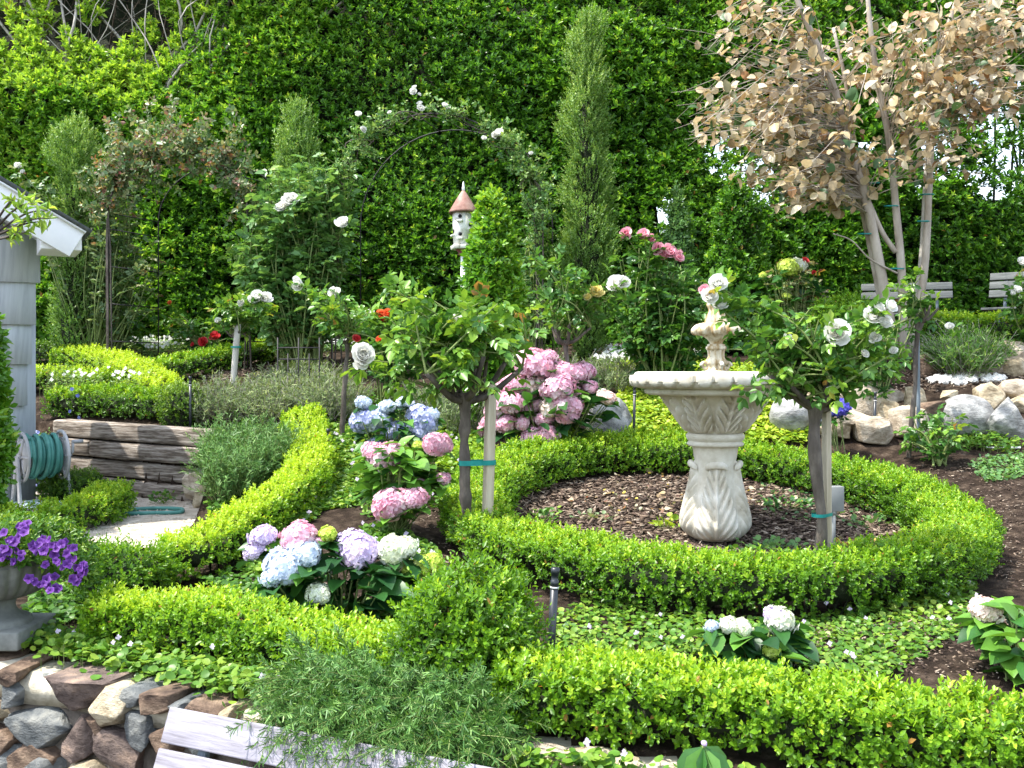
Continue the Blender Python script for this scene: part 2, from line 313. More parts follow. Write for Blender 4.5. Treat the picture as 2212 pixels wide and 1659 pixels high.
def gp(px,D):               # ground point on the sight line at distance D
    x=(px-CX)/FX*D; return np.array([x,D,float(gz(x,D))])
def hit(px,py):             # where sight lines meet the ground
    px=np.atleast_1d(np.asarray(px,float)); py=np.atleast_1d(np.asarray(py,float))
    Ds=np.concatenate([np.arange(2.0,4,.03),np.arange(4,9.6,.06)])
    X=(px[:,None]-CX)/FX*Ds[None]; Y=np.broadcast_to(Ds,X.shape); Z=gz(X,Y)
    yy=HY-Z/Y*FX; ok=yy<=py[:,None]; i=np.argmax(ok,1); i=np.where(ok.any(1),i,len(Ds)-1)
    q=np.arange(len(px)); return np.stack([X[q,i],Ds[i],Z[q,i]],1)
def in_poly(px,py,poly):
    poly=np.asarray(poly,float); c=np.zeros(len(px),bool); j=len(poly)-1
    for i in range(len(poly)):
        xi,yi=poly[i]; xj,yj=poly[j]
        c^=((yi>py)!=(yj>py))&(px<(xj-xi)*(py-yi)/(yj-yi+1e-9)+xi); j=i
    return c
def poly_pts(poly,n):       # n points spread over an outlined patch of ground (even per square metre)
    g=hit([p[0] for p in poly],[p[1] for p in poly])[:,:2]
    lo=g.min(0); hi=g.max(0); out=np.zeros((0,2))
    while len(out)<n:
        q=rng.uniform(lo,hi,(n*3,2)); q=q[in_poly(q[:,0],q[:,1],g)]
        if len(q)==0: break
        out=np.vstack([out,q])
    return out[:n]
def poly_area(poly):
    g=hit([p[0] for p in poly],[p[1] for p in poly])[:,:2]; x,y=g.T
    return abs(np.dot(x,np.roll(y,-1))-np.dot(y,np.roll(x,-1)))/2

def make_ground():
    xs=np.concatenate([np.array([-50,-30,-18,-12,-8,-6.5,-5]),np.arange(-4.4,5.2,.05),np.array([6,7.5,10,14,20,32,50])])
    ys=np.concatenate([np.array([-30,-10,-3,0,1.0]),np.arange(1.5,10,.05),np.array([10.5,11,12,14,18,24,34,60])])
    X,Y=np.meshgrid(xs,ys); 
    Z=gz(X,Y)
    near=(Y>1.5)&(Y<10)&(abs(X)<5)
    P=np.stack([X,Y,Z],-1).reshape(-1,3)
    bump=(nz(P*[1,1,0],9,1)*.008+nz(P*[1,1,0],24,2)*.005).reshape(X.shape)
    Z=Z+np.where(in_patio(X,Y),bump*.2,bump)*near
    wd=wall_d(X,Y); Z=np.where(wd<-.0,-1.5,np.where(wd<.10,Z-.12,Z))
    Z=np.where((Y>22),np.maximum(Z,.5),Z)
    g=G(); ny,nx=X.shape; idx=np.arange(nx*ny).reshape(ny,nx)
    f=np.stack([idx[:-1,:-1],idx[:-1,1:],idx[1:,1:],idx[1:,:-1]],-1).reshape(-1,4)
    g.add(np.stack([X,Y,Z],-1).reshape(-1,3),f)
    o=g.build('ground',M['soil'],smooth=False); tag(o,kind='structure')
make_ground()

def make_paving():
    # pale gravel sheet of the little patio, a few mm proud of the soil
    g=G(); xs=np.arange(-3.6,-1.4,.04); ys=np.arange(4.5,6.95,.04)
    X,Y=np.meshgrid(xs,ys); m=in_patio(X,Y); P=np.stack([X,Y,X*0],-1).reshape(-1,3)
    Z=PATIO_Z+.012+(nz(P,30,3)*.003).reshape(X.shape)
    ny,nx=X.shape; idx=np.arange(nx*ny).reshape(ny,nx)
    mm=m[:-1,:-1]|m[1:,1:]|m[1:,:-1]|m[:-1,1:]
    f=np.stack([idx[:-1,:-1],idx[:-1,1:],idx[1:,1:],idx[1:,:-1]],-1)[mm]
    g.add(np.stack([X,Y,Z],-1).reshape(-1,3),f.reshape(-1,4))
    tag(g.build('paving',M['gravel']),kind='structure')
    # loose stones on it
    n=2600; q=rng.uniform([-3,4.6],[-1.5,6.8],(n,2)); q=q[in_patio(q[:,0],q[:,1])]; g=G()
    tetra=np.array([[1,0,-.3],[-.5,.87,-.3],[-.5,-.87,-.3],[0,0,.6]]); f=[np.array([[0,1,3],[1,2,3],[2,0,3]])]
    place(g,(tetra,f),np.c_[q,np.full(len(q),PATIO_Z+.014)],rdir(len(q))*[1,1,.1],np.tile([0,0,1.],(len(q),1)),rng.uniform(.004,.013,len(q)),rng.uniform(0,1,len(q)))
    tag(g.build('loose_gravel',M['gravel']),'loose pale pebbles strewn over the small paved patch','gravel',kind='stuff')
make_paving()

# ================================================================ clipped hedges
def superprof(w,h,n=4.0,N=200,base=.86):
    th=np.linspace(0.02,pi-.02,N); c,s=np.cos(th),np.sin(th)
    x=w/2*np.sign(c)*np.abs(c)**(2/n); z=h*np.abs(s)**(2/n)
    x=x*(base+(1-base)*np.clip(z/h,0,1))
    nx=np.sign(c)*np.abs(c)**(2-2/n)/(w/2); nz_=np.abs(s)**(2-2/n)/h
    L=np.hypot(nx,nz_)+1e-9
    arc=np.concatenate([[0],np.cumsum(np.hypot(np.diff(x),np.diff(z)))])
    return x,z,nx/L,nz_/L,arc
def hedge(name,label,line,w,h,dens,leaf=.012,mat='box',cat='hedge',closed=False,group=None,tmpl=None,m=8,slen=.035,tint=.42,toptint=.25,tvar=.22,lump=.012,xtra=.0,gap=None,zoff=0.0,seed=0,ends=True):
    """line: ground points (x,y). A clipped hedge as a shell of real shoots over a twiggy inside"""
    tmpl=tmpl or T_leaf(.55,.1,.05)
    L=np.asarray(line,float); Lp=spline(np.c_[L,np.zeros(len(L))],80)[:,:2] if not closed else L
    seg=np.concatenate([[0],np.cumsum(np.linalg.norm(np.diff(Lp,axis=0),axis=1))]); tot=seg[-1]
    x,z,nx,nzp,arc=superprof(w,h)
    area=tot*arc[-1]; n=int(area*dens)
    s=rng.uniform(0,tot,n); u=rng.uniform(0,arc[-1],n)
    def at(s,off):
        cx=np.interp(s,seg,Lp[:,0]); cy=np.interp(s,seg,Lp[:,1])
        e=.02; dx=np.interp(np.minimum(s+e,tot),seg,Lp[:,0])-np.interp(np.maximum(s-e,0),seg,Lp[:,0]); dy=np.interp(np.minimum(s+e,tot),seg,Lp[:,1])-np.interp(np.maximum(s-e,0),seg,Lp[:,1])
        l=np.hypot(dx,dy)+1e-9; return cx,cy,dx/l,dy/l
    cx,cy,tx,ty=at(s,0); px_,pz_=np.interp(u,arc,x),np.interp(u,arc,z); n1,n2=np.interp(u,arc,nx),np.interp(u,arc,nzp)
    N=np.stack([ty*n1,-tx*n1,n2],1)
    P=np.stack([cx+ty*px_,cy-tx*px_,pz_],1)
    if not closed and ends:      # clipped end faces
        ne=int(w*h*2*dens*1.1); se=rng.choice([0,1],ne); ue=rng.uniform(-.5,.5,ne); ve=rng.uniform(0,1,ne)
        ok=(np.abs(ue*2)**4+ve**4)<1.0; se,ue,ve=se[ok],ue[ok],ve[ok]
        cx,cy,tx,ty=at(se*tot,0); sg=np.where(se>0,1,-1)
        Pe=np.stack([cx+ty*ue*w+tx*sg*.01,cy-tx*ue*w+ty*sg*.01,ve*h],1); Ne=np.stack([tx*sg,ty*sg,np.clip(ve-.6,0,1)],1)
        P=np.vstack([P,Pe]); N=np.vstack([N,unit(Ne)])
    G0=gz(P[:,0],P[:,1],cut=True) if zoff is None else gz(np.clip(P[:,0],-9,9),P[:,1])
    # ground below the centre line, so that the top runs smooth
    top=np.clip(P[:,2]/h,0,1)
    P=P.copy(); lum=nz(P,7,seed+20)*lump+nz(P,19,seed+21)*lump*.7
    inset=rng.uniform(0,1,len(P))**1.6*.05+xtra*0
    P+=N*(lum-inset-slen*.45)[:,None]; P[:,2]+=G0+(zoff or 0)
    keep=rng.uniform(0,1,len(P))<(.72+.28*np.clip(top*2.2,0,1))     # thinner at the foot
    if gap is not None: keep&=~gap(P)
    P,N,top,inset=P[keep],N[keep],top[keep],inset[keep]
    A=N*.8+np.array([0,0,.65])+rng.normal(0,.35,N.shape)
    lf=np.where(top>.85,1.1,1.0)*leaf
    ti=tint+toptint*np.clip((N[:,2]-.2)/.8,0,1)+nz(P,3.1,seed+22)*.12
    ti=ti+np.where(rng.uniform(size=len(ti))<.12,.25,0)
    base=np.array([Lp[:,0].mean(),Lp[:,1].mean(),0]); base[2]=float(gz(Lp[len(Lp)//2,0],Lp[len(Lp)//2,1]))
    if closed: pass
    root=thing(name,label,cat,base,group)
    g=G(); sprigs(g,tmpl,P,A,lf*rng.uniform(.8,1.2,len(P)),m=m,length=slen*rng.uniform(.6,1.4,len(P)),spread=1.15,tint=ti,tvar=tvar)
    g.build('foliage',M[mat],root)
    # inside: dark twiggy body
    g=G(); k=14; xi=np.linspace(0,len(x)-1,k).astype(int); ns=max(24,int(tot/.06)); ss=np.linspace(0 if closed else .03,tot if closed else tot-.03,ns)
    cx,cy,tx,ty=at(ss,0); shr=.62
    V=np.stack([cx[:,None]+ty[:,None]*x[xi]*shr*(.55+.45*np.clip(z[xi]/h*2,0,1)),cy[:,None]-tx[:,None]*x[xi]*shr*(.55+.45*np.clip(z[xi]/h*2,0,1)),np.broadcast_to(.26*h+z[xi]*.5,(ns,k))],-1)
    V=V+nz(V.reshape(-1,3),15,seed+30).reshape(ns,k)[...,None]*.012
    V[...,2]+=gz(V[...,0],V[...,1])-.01+(zoff or 0)
    idx=np.arange(ns*k).reshape(ns,k); f=np.stack([idx[:-1,:-1],idx[:-1,1:],idx[1:,1:],idx[1:,:-1]],-1).reshape(-1,4); f=np.vstack([f,np.stack([idx[:-1,-1],idx[:-1,0],idx[1:,0],idx[1:,-1]],-1)])
    g.add(V.reshape(-1,3),f)
    # stems near the foot
    nst=int(tot*30); s2=rng.uniform(0,tot,nst); cx,cy,tx,ty=at(s2,0); o_=rng.uniform(-.46,.46,nst)*w
    for a in range(nst):
        if gap is not None and gap(np.array([[cx[a]+ty[a]*o_[a],cy[a]-tx[a]*o_[a],0]]))[0]: continue
        b=np.array([cx[a]+ty[a]*o_[a]*.5,cy[a]-tx[a]*o_[a]*.5,0]); b[2]=gz(b[0],b[1])+(zoff or 0); e=np.array([cx[a]+ty[a]*o_[a]+rng.normal(0,.02),cy[a]-tx[a]*o_[a]+rng.normal(0,.02),b[2]+h*.8])
        tube(g,[b,(b+e)/2+rng.normal(0,.008,3),e],[.004,.003,.002],3,cap=False)
    g.build('inner_branches',M['core'],root)
    return root
def L2(pts): return [((p-CX)/FX*d,d) for p,d in pts]
# ---- the clipped box hedges
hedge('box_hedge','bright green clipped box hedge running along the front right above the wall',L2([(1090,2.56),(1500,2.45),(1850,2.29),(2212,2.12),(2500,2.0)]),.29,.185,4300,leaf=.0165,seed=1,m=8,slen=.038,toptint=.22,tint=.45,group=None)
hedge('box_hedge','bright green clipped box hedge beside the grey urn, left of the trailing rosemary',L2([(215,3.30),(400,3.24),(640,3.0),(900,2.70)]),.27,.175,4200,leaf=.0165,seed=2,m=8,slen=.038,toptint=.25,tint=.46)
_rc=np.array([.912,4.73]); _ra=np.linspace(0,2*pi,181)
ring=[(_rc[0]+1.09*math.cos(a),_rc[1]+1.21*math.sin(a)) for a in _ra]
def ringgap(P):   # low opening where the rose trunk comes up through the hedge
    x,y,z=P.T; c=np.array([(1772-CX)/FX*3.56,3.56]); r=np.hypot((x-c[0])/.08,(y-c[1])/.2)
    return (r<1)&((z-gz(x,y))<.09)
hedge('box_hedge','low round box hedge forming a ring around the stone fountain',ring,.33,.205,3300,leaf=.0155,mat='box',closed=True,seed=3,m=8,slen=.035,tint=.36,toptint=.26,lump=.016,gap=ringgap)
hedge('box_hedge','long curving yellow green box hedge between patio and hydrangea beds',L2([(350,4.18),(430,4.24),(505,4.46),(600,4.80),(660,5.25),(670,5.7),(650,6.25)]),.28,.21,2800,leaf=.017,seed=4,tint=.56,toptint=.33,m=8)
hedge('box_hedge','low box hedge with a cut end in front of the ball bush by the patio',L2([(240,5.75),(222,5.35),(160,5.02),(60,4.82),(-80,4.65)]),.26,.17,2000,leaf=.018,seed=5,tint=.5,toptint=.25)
# back left parterre
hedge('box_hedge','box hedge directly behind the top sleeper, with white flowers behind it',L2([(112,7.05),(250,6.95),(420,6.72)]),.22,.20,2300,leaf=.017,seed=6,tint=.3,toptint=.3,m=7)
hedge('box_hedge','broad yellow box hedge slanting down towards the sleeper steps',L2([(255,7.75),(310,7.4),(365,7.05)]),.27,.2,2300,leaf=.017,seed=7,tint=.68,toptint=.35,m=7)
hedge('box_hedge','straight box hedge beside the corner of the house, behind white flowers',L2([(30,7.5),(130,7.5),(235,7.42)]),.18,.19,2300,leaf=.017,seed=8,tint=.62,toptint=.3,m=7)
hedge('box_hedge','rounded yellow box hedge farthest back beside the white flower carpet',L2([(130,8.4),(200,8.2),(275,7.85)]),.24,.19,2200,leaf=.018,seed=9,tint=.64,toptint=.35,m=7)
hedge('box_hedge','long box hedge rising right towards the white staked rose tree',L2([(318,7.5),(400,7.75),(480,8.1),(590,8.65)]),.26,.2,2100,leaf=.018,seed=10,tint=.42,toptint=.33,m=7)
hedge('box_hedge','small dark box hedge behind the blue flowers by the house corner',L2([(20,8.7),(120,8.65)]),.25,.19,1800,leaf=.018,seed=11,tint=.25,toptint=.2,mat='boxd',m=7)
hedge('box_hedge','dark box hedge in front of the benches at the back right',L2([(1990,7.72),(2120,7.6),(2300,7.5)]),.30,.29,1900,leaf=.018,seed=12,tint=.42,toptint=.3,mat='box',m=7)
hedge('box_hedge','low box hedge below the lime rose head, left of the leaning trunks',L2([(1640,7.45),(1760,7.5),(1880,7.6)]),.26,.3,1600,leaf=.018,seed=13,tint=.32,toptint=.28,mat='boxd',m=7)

# ---- free shaped shrubs: shoots spread over a lumpy body of revolution
def blob(name,label,c,prof,dens,leaf=.014,mat='box',cat='bush',tmpl=None,m=8,slen=.04,tint=.4,toptint=.2,tvar=.22,lump=.03,lf=9,up=.6,seed=0,group=None,core=.7,depth=.06,trunk=None,sx=1,sy=1,spread=1.1,shag=0.0,root=None,jit=.25,lean=(0,0),asc=0):
    """prof: list of (radius,height) from foot to tip"""
    prof=np.asarray(prof,float); 
    pf=spline(np.c_[prof,np.zeros(len(prof))],60)[:,:2]; pf[:,0]=np.maximum(pf[:,0],.002)
    seg=np.hypot(np.diff(pf[:,0]),np.diff(pf[:,1])); wts=seg*(pf[1:,0]+pf[:-1,0])/2; area=2*pi*wts.sum()
    n=int(area*dens); cum=np.concatenate([[0],np.cumsum(wts)]); q=np.interp(rng.uniform(0,cum[-1],n),cum,np.arange(60))
    r=np.interp(q,np.arange(60),pf[:,0]); z=np.interp(q,np.arange(60),pf[:,1])
    dr=np.interp(q,np.arange(60),np.gradient(pf[:,0])); dz=np.interp(q,np.arange(60),np.gradient(pf[:,1])); l=np.hypot(dr,dz)+1e-9
    a=rng.uniform(0,2*pi,n); N=np.stack([np.cos(a)*dz/l,np.sin(a)*dz/l,-dr/l],1)
    P=np.stack([np.cos(a)*r*sx,np.sin(a)*r*sy,z],1)
    c=np.asarray(c,float); H=prof[:,1].max()
    P[:,0]+=lean[0]*(z/H)**2; P[:,1]+=lean[1]*(z/H)**2
    lum=nz(P+c,lf,seed+40)*lump+nz(P+c,lf*2.7,seed+41)*lump*.6
    ins=rng.uniform(0,1,n)**1.4*depth
    P=P+N*(lum-ins-slen*.4)[:,None]+c
    A=N*(1-asc*.75)+np.array([0,0,up])+rng.normal(0,.3,N.shape)
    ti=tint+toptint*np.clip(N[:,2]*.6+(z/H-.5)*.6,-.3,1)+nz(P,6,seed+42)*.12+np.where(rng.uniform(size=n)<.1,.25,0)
    if root is None: root=thing(name,label,cat,c,group)
    g=G(); sl=slen*rng.uniform(.5,1.4,n)*(1+shag*rng.uniform(0,1,n)**3)
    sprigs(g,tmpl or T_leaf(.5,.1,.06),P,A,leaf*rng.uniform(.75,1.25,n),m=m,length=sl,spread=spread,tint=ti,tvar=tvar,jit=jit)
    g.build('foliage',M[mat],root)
    g=G()
    if core: 
        pc=pf.copy(); pc[:,0]*=core; pc[:,1]=pc[:,1]*(.5+.5*core)
        def dsp(A_,R,Z): 
            P_=np.stack([R*np.cos(A_),R*np.sin(A_),Z],-1); return R*(1+.12*nz(P_.reshape(-1,3),14,seed+43).reshape(R.shape)),Z
        k=20; a=np.arange(k)/k*2*pi; R=np.broadcast_to(pc[::4,0:1],(15,k)).copy(); Z=np.broadcast_to(pc[::4,1:2],(15,k)).copy(); A_=np.broadcast_to(a,(15,k)); R,Z=dsp(A_,R,Z)
        v=np.stack([c[0]+R*np.cos(A_)*sx+lean[0]*(Z/H)**2,c[1]+R*np.sin(A_)*sy+lean[1]*(Z/H)**2,c[2]+Z],-1).reshape(-1,3); i=np.arange(14)[:,None]*k; j=np.arange(k)[None]; j2=(j+1)%k
        g.add(v,np.stack([i+j,i+j2,i+k+j2,i+k+j],-1).reshape(-1,4))
    for _ in range(10):
        e=c+np.array([rng.normal(0,.5)*pf[:,0].max()*.6*sx,rng.normal(0,.5)*pf[:,0].max()*.6*sy,H*rng.uniform(.4,.75)])
        tube(g,[c+rng.normal(0,.01,3)*[1,1,0],(c+e)/2,e],[.006,.004,.002],4,cap=False)
    g.build('inner_branches',M['core'],root)
    return root
def ballprof(r,h,base=.55): return [(r*base,.0),(r*.9,h*.22),(r,h*.5),(r*.82,h*.8),(r*.45,h*.96),(.003,h)]
blob('box_bush','large loose round box bush at the joint of the two front hedges',gp(1015,2.72),ballprof(.20,.36),3600,leaf=.0195,mat='box',m=8,slen=.05,seed=1,tint=.40,toptint=.15,lump=.025,shag=.8)
blob('box_bush','tight round box ball in front of the garden hose reel',gp(158,5.75),ballprof(.19,.26,.7),3800,leaf=.014,mat='boxd',seed=2,tint=.4,toptint=.12,lump=.012,m=8,slen=.03)
blob('box_bush','loose olive green box bush between the petunias and the curving hedge',gp(270,3.95),ballprof(.19,.22,.9),2800,leaf=.019,mat='box',seed=3,tint=.36,toptint=.05,lump=.02,sx=1.15,shag=.6,slen=.045)
blob('box_bush','dark rounded box bush at the right end of the sleeper hedge',gp(392,6.62),ballprof(.14,.30,.8),3000,leaf=.016,mat='boxd',seed=4,tint=.38,toptint=.2,lump=.02)
blob('box_bush','bushy yellow green box ball left of the leaning tree trunks',gp(1820,7.3),ballprof(.23,.50,.8),2300,leaf=.02,mat='box',seed=5,tint=.4,toptint=.12,lump=.05,shag=.8)
blob('bay_bush','dark glossy upright shrub against the shingled house corner',gp(-95,4.8),[(.14,0),(.21,.3),(.21,.7),(.17,1.0),(.09,1.16),(.003,1.2)],2000,leaf=.05,mat='cone',seed=6,tint=.3,toptint=.1,m=6,slen=.06,lump=.04,cat='shrub')
# glossy cone beside the birdhouse
blob('cone_topiary','bright glossy cone shaped evergreen covering the right side of the birdhouse',gp(1064,6.55),[(.17,0),(.22,.25),(.215,.6),(.19,.95),(.145,1.25),(.08,1.47),(.003,1.56)],1700,leaf=.05,mat='cone',seed=7,tint=.42,toptint=.2,m=6,slen=.05,lump=.022,cat='topiary',up=.9)
blob('cone_shrub','dark narrow cone shrub behind the pink roses, left of the lime flower head',gp(1590,8.2),[(.2,0),(.24,.3),(.21,.8),(.13,1.2),(.05,1.42),(.003,1.46)],1500,leaf=.04,mat='ficus',seed=8,tint=.3,toptint=.15,m=6,slen=.06,lump=.04,cat='shrub')
blob('cone_shrub','pale narrow cone shrub rising just behind the pale pink rose pair',gp(1462,8.3),[(.12,0),(.15,.3),(.14,.8),(.09,1.15),(.03,1.36),(.003,1.4)],1500,leaf=.035,mat='rosep',seed=9,tint=.3,toptint=.15,m=6,slen=.06,lump=.04,cat='shrub')
# pencil shaped shrubs
def pencil(label,px,D,ytop,w,seed,lumps,light=.55):
    b=gp(px,D); H=(HY-ytop)/FX*D-b[2]
    pr=[(w*f,H*h) for f,h in lumps]+[(.003,H)]
    return blob('pencil_shrub',label,b,pr,1700,leaf=.023,mat='pencil',cat='shrub',tmpl=T_leaf(.48,.1,.05),seed=seed,m=9,slen=.07,tint=light-.08,toptint=.15,lump=.085,lf=7,up=1.4,shag=.8,core=.5,depth=.09,spread=.8,group='pencil shaped shrubs')
pencil('tallest pencil shaped shrub, pale green, right of the rose arch',1268,8.2,22,.20,11,[(.6,0),(1.0,.12),(1.1,.32),(.9,.42),(.8,.55),(1.0,.64),(.9,.74),(.72,.82),(.72,.9),(.45,.97)])
pencil('pencil shaped shrub behind the house eave at the far left',160,8.5,262,.19,12,[(.7,0),(1,.2),(.9,.5),(.7,.72),(.85,.85),(.62,.95)],.5)
pencil('forked pencil shaped shrub above the white climbing rose',640,8.6,205,.26,13,[(.5,0),(.8,.3),(1,.55),(.75,.75),(.5,.88),(.4,.95)],.5)
# ================================================================ the tall leafy hedge that closes the garden
HOLES=[(2105,215,62,38),(2150,275,50,50),(2185,345,38,40),(2050,275,40,42),(2085,385,62,20),(2190,185,30,30),(2010,330,26,40),(1985,420,16,16),(1930,352,16,14),(1695,335,22,14),(1640,445,16,12),(1560,350,40,30),(1620,400,50,40),(1440,470,30,30),(2150,420,40,18),(1870,330,16,12)]
def hole_field(x,y,z):
    px=CX+x/y*FX; py=HY-z/y*FX; f=np.full(np.shape(x),-9.)
    for a,b,rx,ry in HOLES: f=np.maximum(f,1-np.hypot((px-a)/rx,(py-b)/ry)/1.25)
    return f
def htop(x): # upper edge of the clipped leafy face; above it only bare limbs
    return np.interp(x,[-7,-4.8,-3.75,-3.3,-2.9,-2.4],[3.05,3.0,2.95,3.3,3.65,4.75])
def hface(x,z): # y of the hedge face
    P=np.stack([x,np.zeros_like(x),z],-1)
    return 9.35+.05*z+nz(P,1.3,60)*.14+nz(P,4,61)*.06
def big_hedge():
    root=thing('tall_hedge','towering dark green leafy hedge closing the whole back of the garden','hedge',(0,9.5,.2))
    n=62000; x=rng.uniform(-6.3,7.3,n); z=rng.uniform(.0,4.7,n)
    tt=htop(x); over=z-tt+nz(np.stack([x,x*0,z],-1),5,62)*.22
    clump=nz(np.stack([x,x*0,z],-1),6,63)
    keep=(over<0)|((over<1.6)&(clump>-.05))
    y=hface(x,z); hf=hole_field(x,y,z)
    hn=nz(np.stack([x,x*0,z],-1),27,64)+nz(np.stack([x,x*0,z],-1),60,67)*.5
    keep&=~((hf>.02)&((hn+hf*.9)>.62))
    x,y,z,over,hf=x[keep],y[keep],z[keep],over[keep],hf[keep]; n=len(x)
    P=np.stack([x,y+rng.uniform(0,1,n)**1.5*.16,z],1)
    A=np.stack([rng.normal(0,.35,n),-.75+rng.normal(0,.25,n),.75+rng.normal(0,.35,n)],1)
    ti=.47+nz(np.stack([x,x*0,z],-1),2.2,65)*.10+nz(np.stack([x,x*0,z],-1),8,69)*.07+np.clip((-x-2)*.05,0,.14)+np.clip(z-1.5,0,3)*.04+np.where(rng.uniform(size=n)<.07,.3,0)  # tint lightens upwards and to the left, sunlight put into the leaf colour
    ti=ti+np.where((over>-.35)&(x<-2),.25,0)  # upper left edge tinted lighter still, as sunlit leaf tips
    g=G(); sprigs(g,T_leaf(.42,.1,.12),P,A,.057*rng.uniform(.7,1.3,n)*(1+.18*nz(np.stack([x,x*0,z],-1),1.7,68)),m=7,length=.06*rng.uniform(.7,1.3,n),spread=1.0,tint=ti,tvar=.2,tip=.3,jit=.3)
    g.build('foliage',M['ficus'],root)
    # dark inside of the hedge, open where daylight comes through
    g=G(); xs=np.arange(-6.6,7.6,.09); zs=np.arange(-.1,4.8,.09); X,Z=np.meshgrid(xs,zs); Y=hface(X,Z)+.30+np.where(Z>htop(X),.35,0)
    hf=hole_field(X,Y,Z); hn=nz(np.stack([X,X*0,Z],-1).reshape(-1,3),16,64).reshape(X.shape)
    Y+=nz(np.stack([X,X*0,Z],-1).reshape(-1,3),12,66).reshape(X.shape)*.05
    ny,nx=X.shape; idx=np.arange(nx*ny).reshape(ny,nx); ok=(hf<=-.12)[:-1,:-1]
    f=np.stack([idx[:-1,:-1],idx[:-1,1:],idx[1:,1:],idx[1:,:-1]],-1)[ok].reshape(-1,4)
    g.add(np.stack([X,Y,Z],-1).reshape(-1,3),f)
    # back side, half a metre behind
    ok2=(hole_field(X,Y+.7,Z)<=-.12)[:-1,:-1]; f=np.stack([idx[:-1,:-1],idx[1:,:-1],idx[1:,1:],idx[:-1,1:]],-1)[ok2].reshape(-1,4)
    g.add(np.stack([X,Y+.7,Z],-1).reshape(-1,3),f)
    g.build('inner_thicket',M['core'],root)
    # bare grey limbs above the clipped face at the left, thinner ones inside everywhere
    g=G()
    for i in range(60):
        x0=rng.uniform(-5.2,-2.2); z0=2.3+rng.uniform(0,.4); p=[[x0,9.75,z0]]; a=rng.normal(0,.25)
        for k in range(5):
            a+=rng.normal(0,.28); p.append([p[-1][0]+a*.45,9.62+rng.normal(0,.07),p[-1][2]+rng.uniform(.3,.55)])
        r=rng.choice([.005,.008,.018]); tube(g,spline(p,14),np.linspace(r,r*.5,14),5)
    g.build('bare_limb',M['greytwig'],root)
    g=G()
    for i in range(60):
        x0=rng.uniform(-6,7); p=[[x0,9.98,.1]]; a=rng.normal(0,.1)
        for k in range(5):
            a+=rng.normal(0,.1); p.append([p[-1][0]+a*.5,9.98+rng.normal(0,.05),p[-1][2]+.9])
        q=spline(p,12); hfq=hole_field(q[:,0],q[:,1],q[:,2])
        tube(g,q,np.linspace(.016,.006,12),5)
    for i in range(1100): # side twigs, they also cross the openings
        x0=rng.uniform(-5.5,-2.2) if i<800 else rng.uniform(2.5,5.2); z0=rng.uniform(2.5,4.5) if i<800 else rng.uniform(1.2,3); y0=rng.uniform(9.6,9.8) if i<800 else rng.uniform(9.85,10.0)
        d=np.array([rng.normal(0,.25),rng.normal(0,.05),rng.uniform(-.05,.4)]); tube(g,[[x0,y0,z0],[x0,y0,z0]+d*.5+rng.normal(0,.03,3),[x0,y0,z0]+d],[.004,.003,.0015],3,cap=False)
    g.build('inner_limb',M['twig'],root)
big_hedge()
# ================================================================ flowers
def mesh_of(g,name,mat,smooth=False):
    o=g.build(name,mat,smooth=smooth); me=o.data; bpy.data.objects.remove(o); return me
def bloom_mesh(mat,seed,rings=((6,1.3,1.0),(6,.95,.9),(6,.6,.72),(5,.3,.55),(4,.1,.4)),w=1.1):
    r=np.random.default_rng(seed); g=G(); T=T_petal(w,.32)
    P=[];Y=[];Z=[];S=[];ti=[]
    for q,(k,e,s) in enumerate(rings):
        for i in range(k):
            a=2*pi*i/k+q*.5+r.normal(0,.12); ee=e+r.normal(0,.08)
            R=np.array([math.cos(a),math.sin(a),0]); A=np.array([0,0,1.])
            Y.append(math.sin(ee)*R+math.cos(ee)*A); Z.append(-math.cos(ee)*R*1+math.sin(ee)*A); P.append(A*(.04*q)+R*.03); S.append(s*r.uniform(.9,1.1)); ti.append(r.uniform(.3,1)-.1*q)
    place(g,T,np.array(P),np.array(Y),np.array(Z),np.array(S),np.clip(ti,0,1))
    return mesh_of(g,'bloom',mat)
BLOOM={k:[bloom_mesh(M[k],s) for s in (1,2,3)] for k in('white','pink','yellow','red','orange')}
def head_mesh(mat,seed,n=120,flat=.72):
    """a mophead: florets of four petals packed on a dome"""
    r=np.random.default_rng(seed); g=G(); i=np.arange(n)+.5; ph=np.arccos(1-1.75*i/n); th=pi*(1+5**.5)*i
    N=np.stack([np.cos(th)*np.sin(ph),np.sin(th)*np.sin(ph),np.cos(ph)],1); lum=1+.16*nz(N,3.2,seed+70)+.07*r.normal(size=n)
    P=N*[1,1,flat]*lum[:,None]*.9; pt=np.array([[0,0,0],[-.55,.5,.15],[0,1,-.05],[.55,.5,.15]]); T=(pt,[np.array([[0,3,2,1]])])
    ref=unit(np.cross(N,r.normal(size=(n,3)))); V=np.cross(N,ref); base_t=r.uniform(.15,.85,n)+.25*nz(N,2.2,seed+71)
    for k in range(4):
        a=k*pi/2; Y=math.cos(a)*ref+math.sin(a)*V+N*.30; place(g,T,P,Y,N+r.normal(0,.25,(n,3)),.25*r.uniform(.85,1.15,n),np.clip(base_t+r.normal(0,.08,n),0,1))
    sp=G()
    lathe(g,[(.02,-.5*flat),(.5,-.35*flat),(.74,0),(.6,.5*flat),(.3,.7*flat),(.01,.76*flat)],k=14,t=.2)
    return mesh_of(g,'flower_head',mat)
HEAD={k:[head_mesh(M[k],s) for s in (1,2,3)] for k in('hpink','hlil','hblue','hdblue','hviol','hcream','hgreen','hblush')}
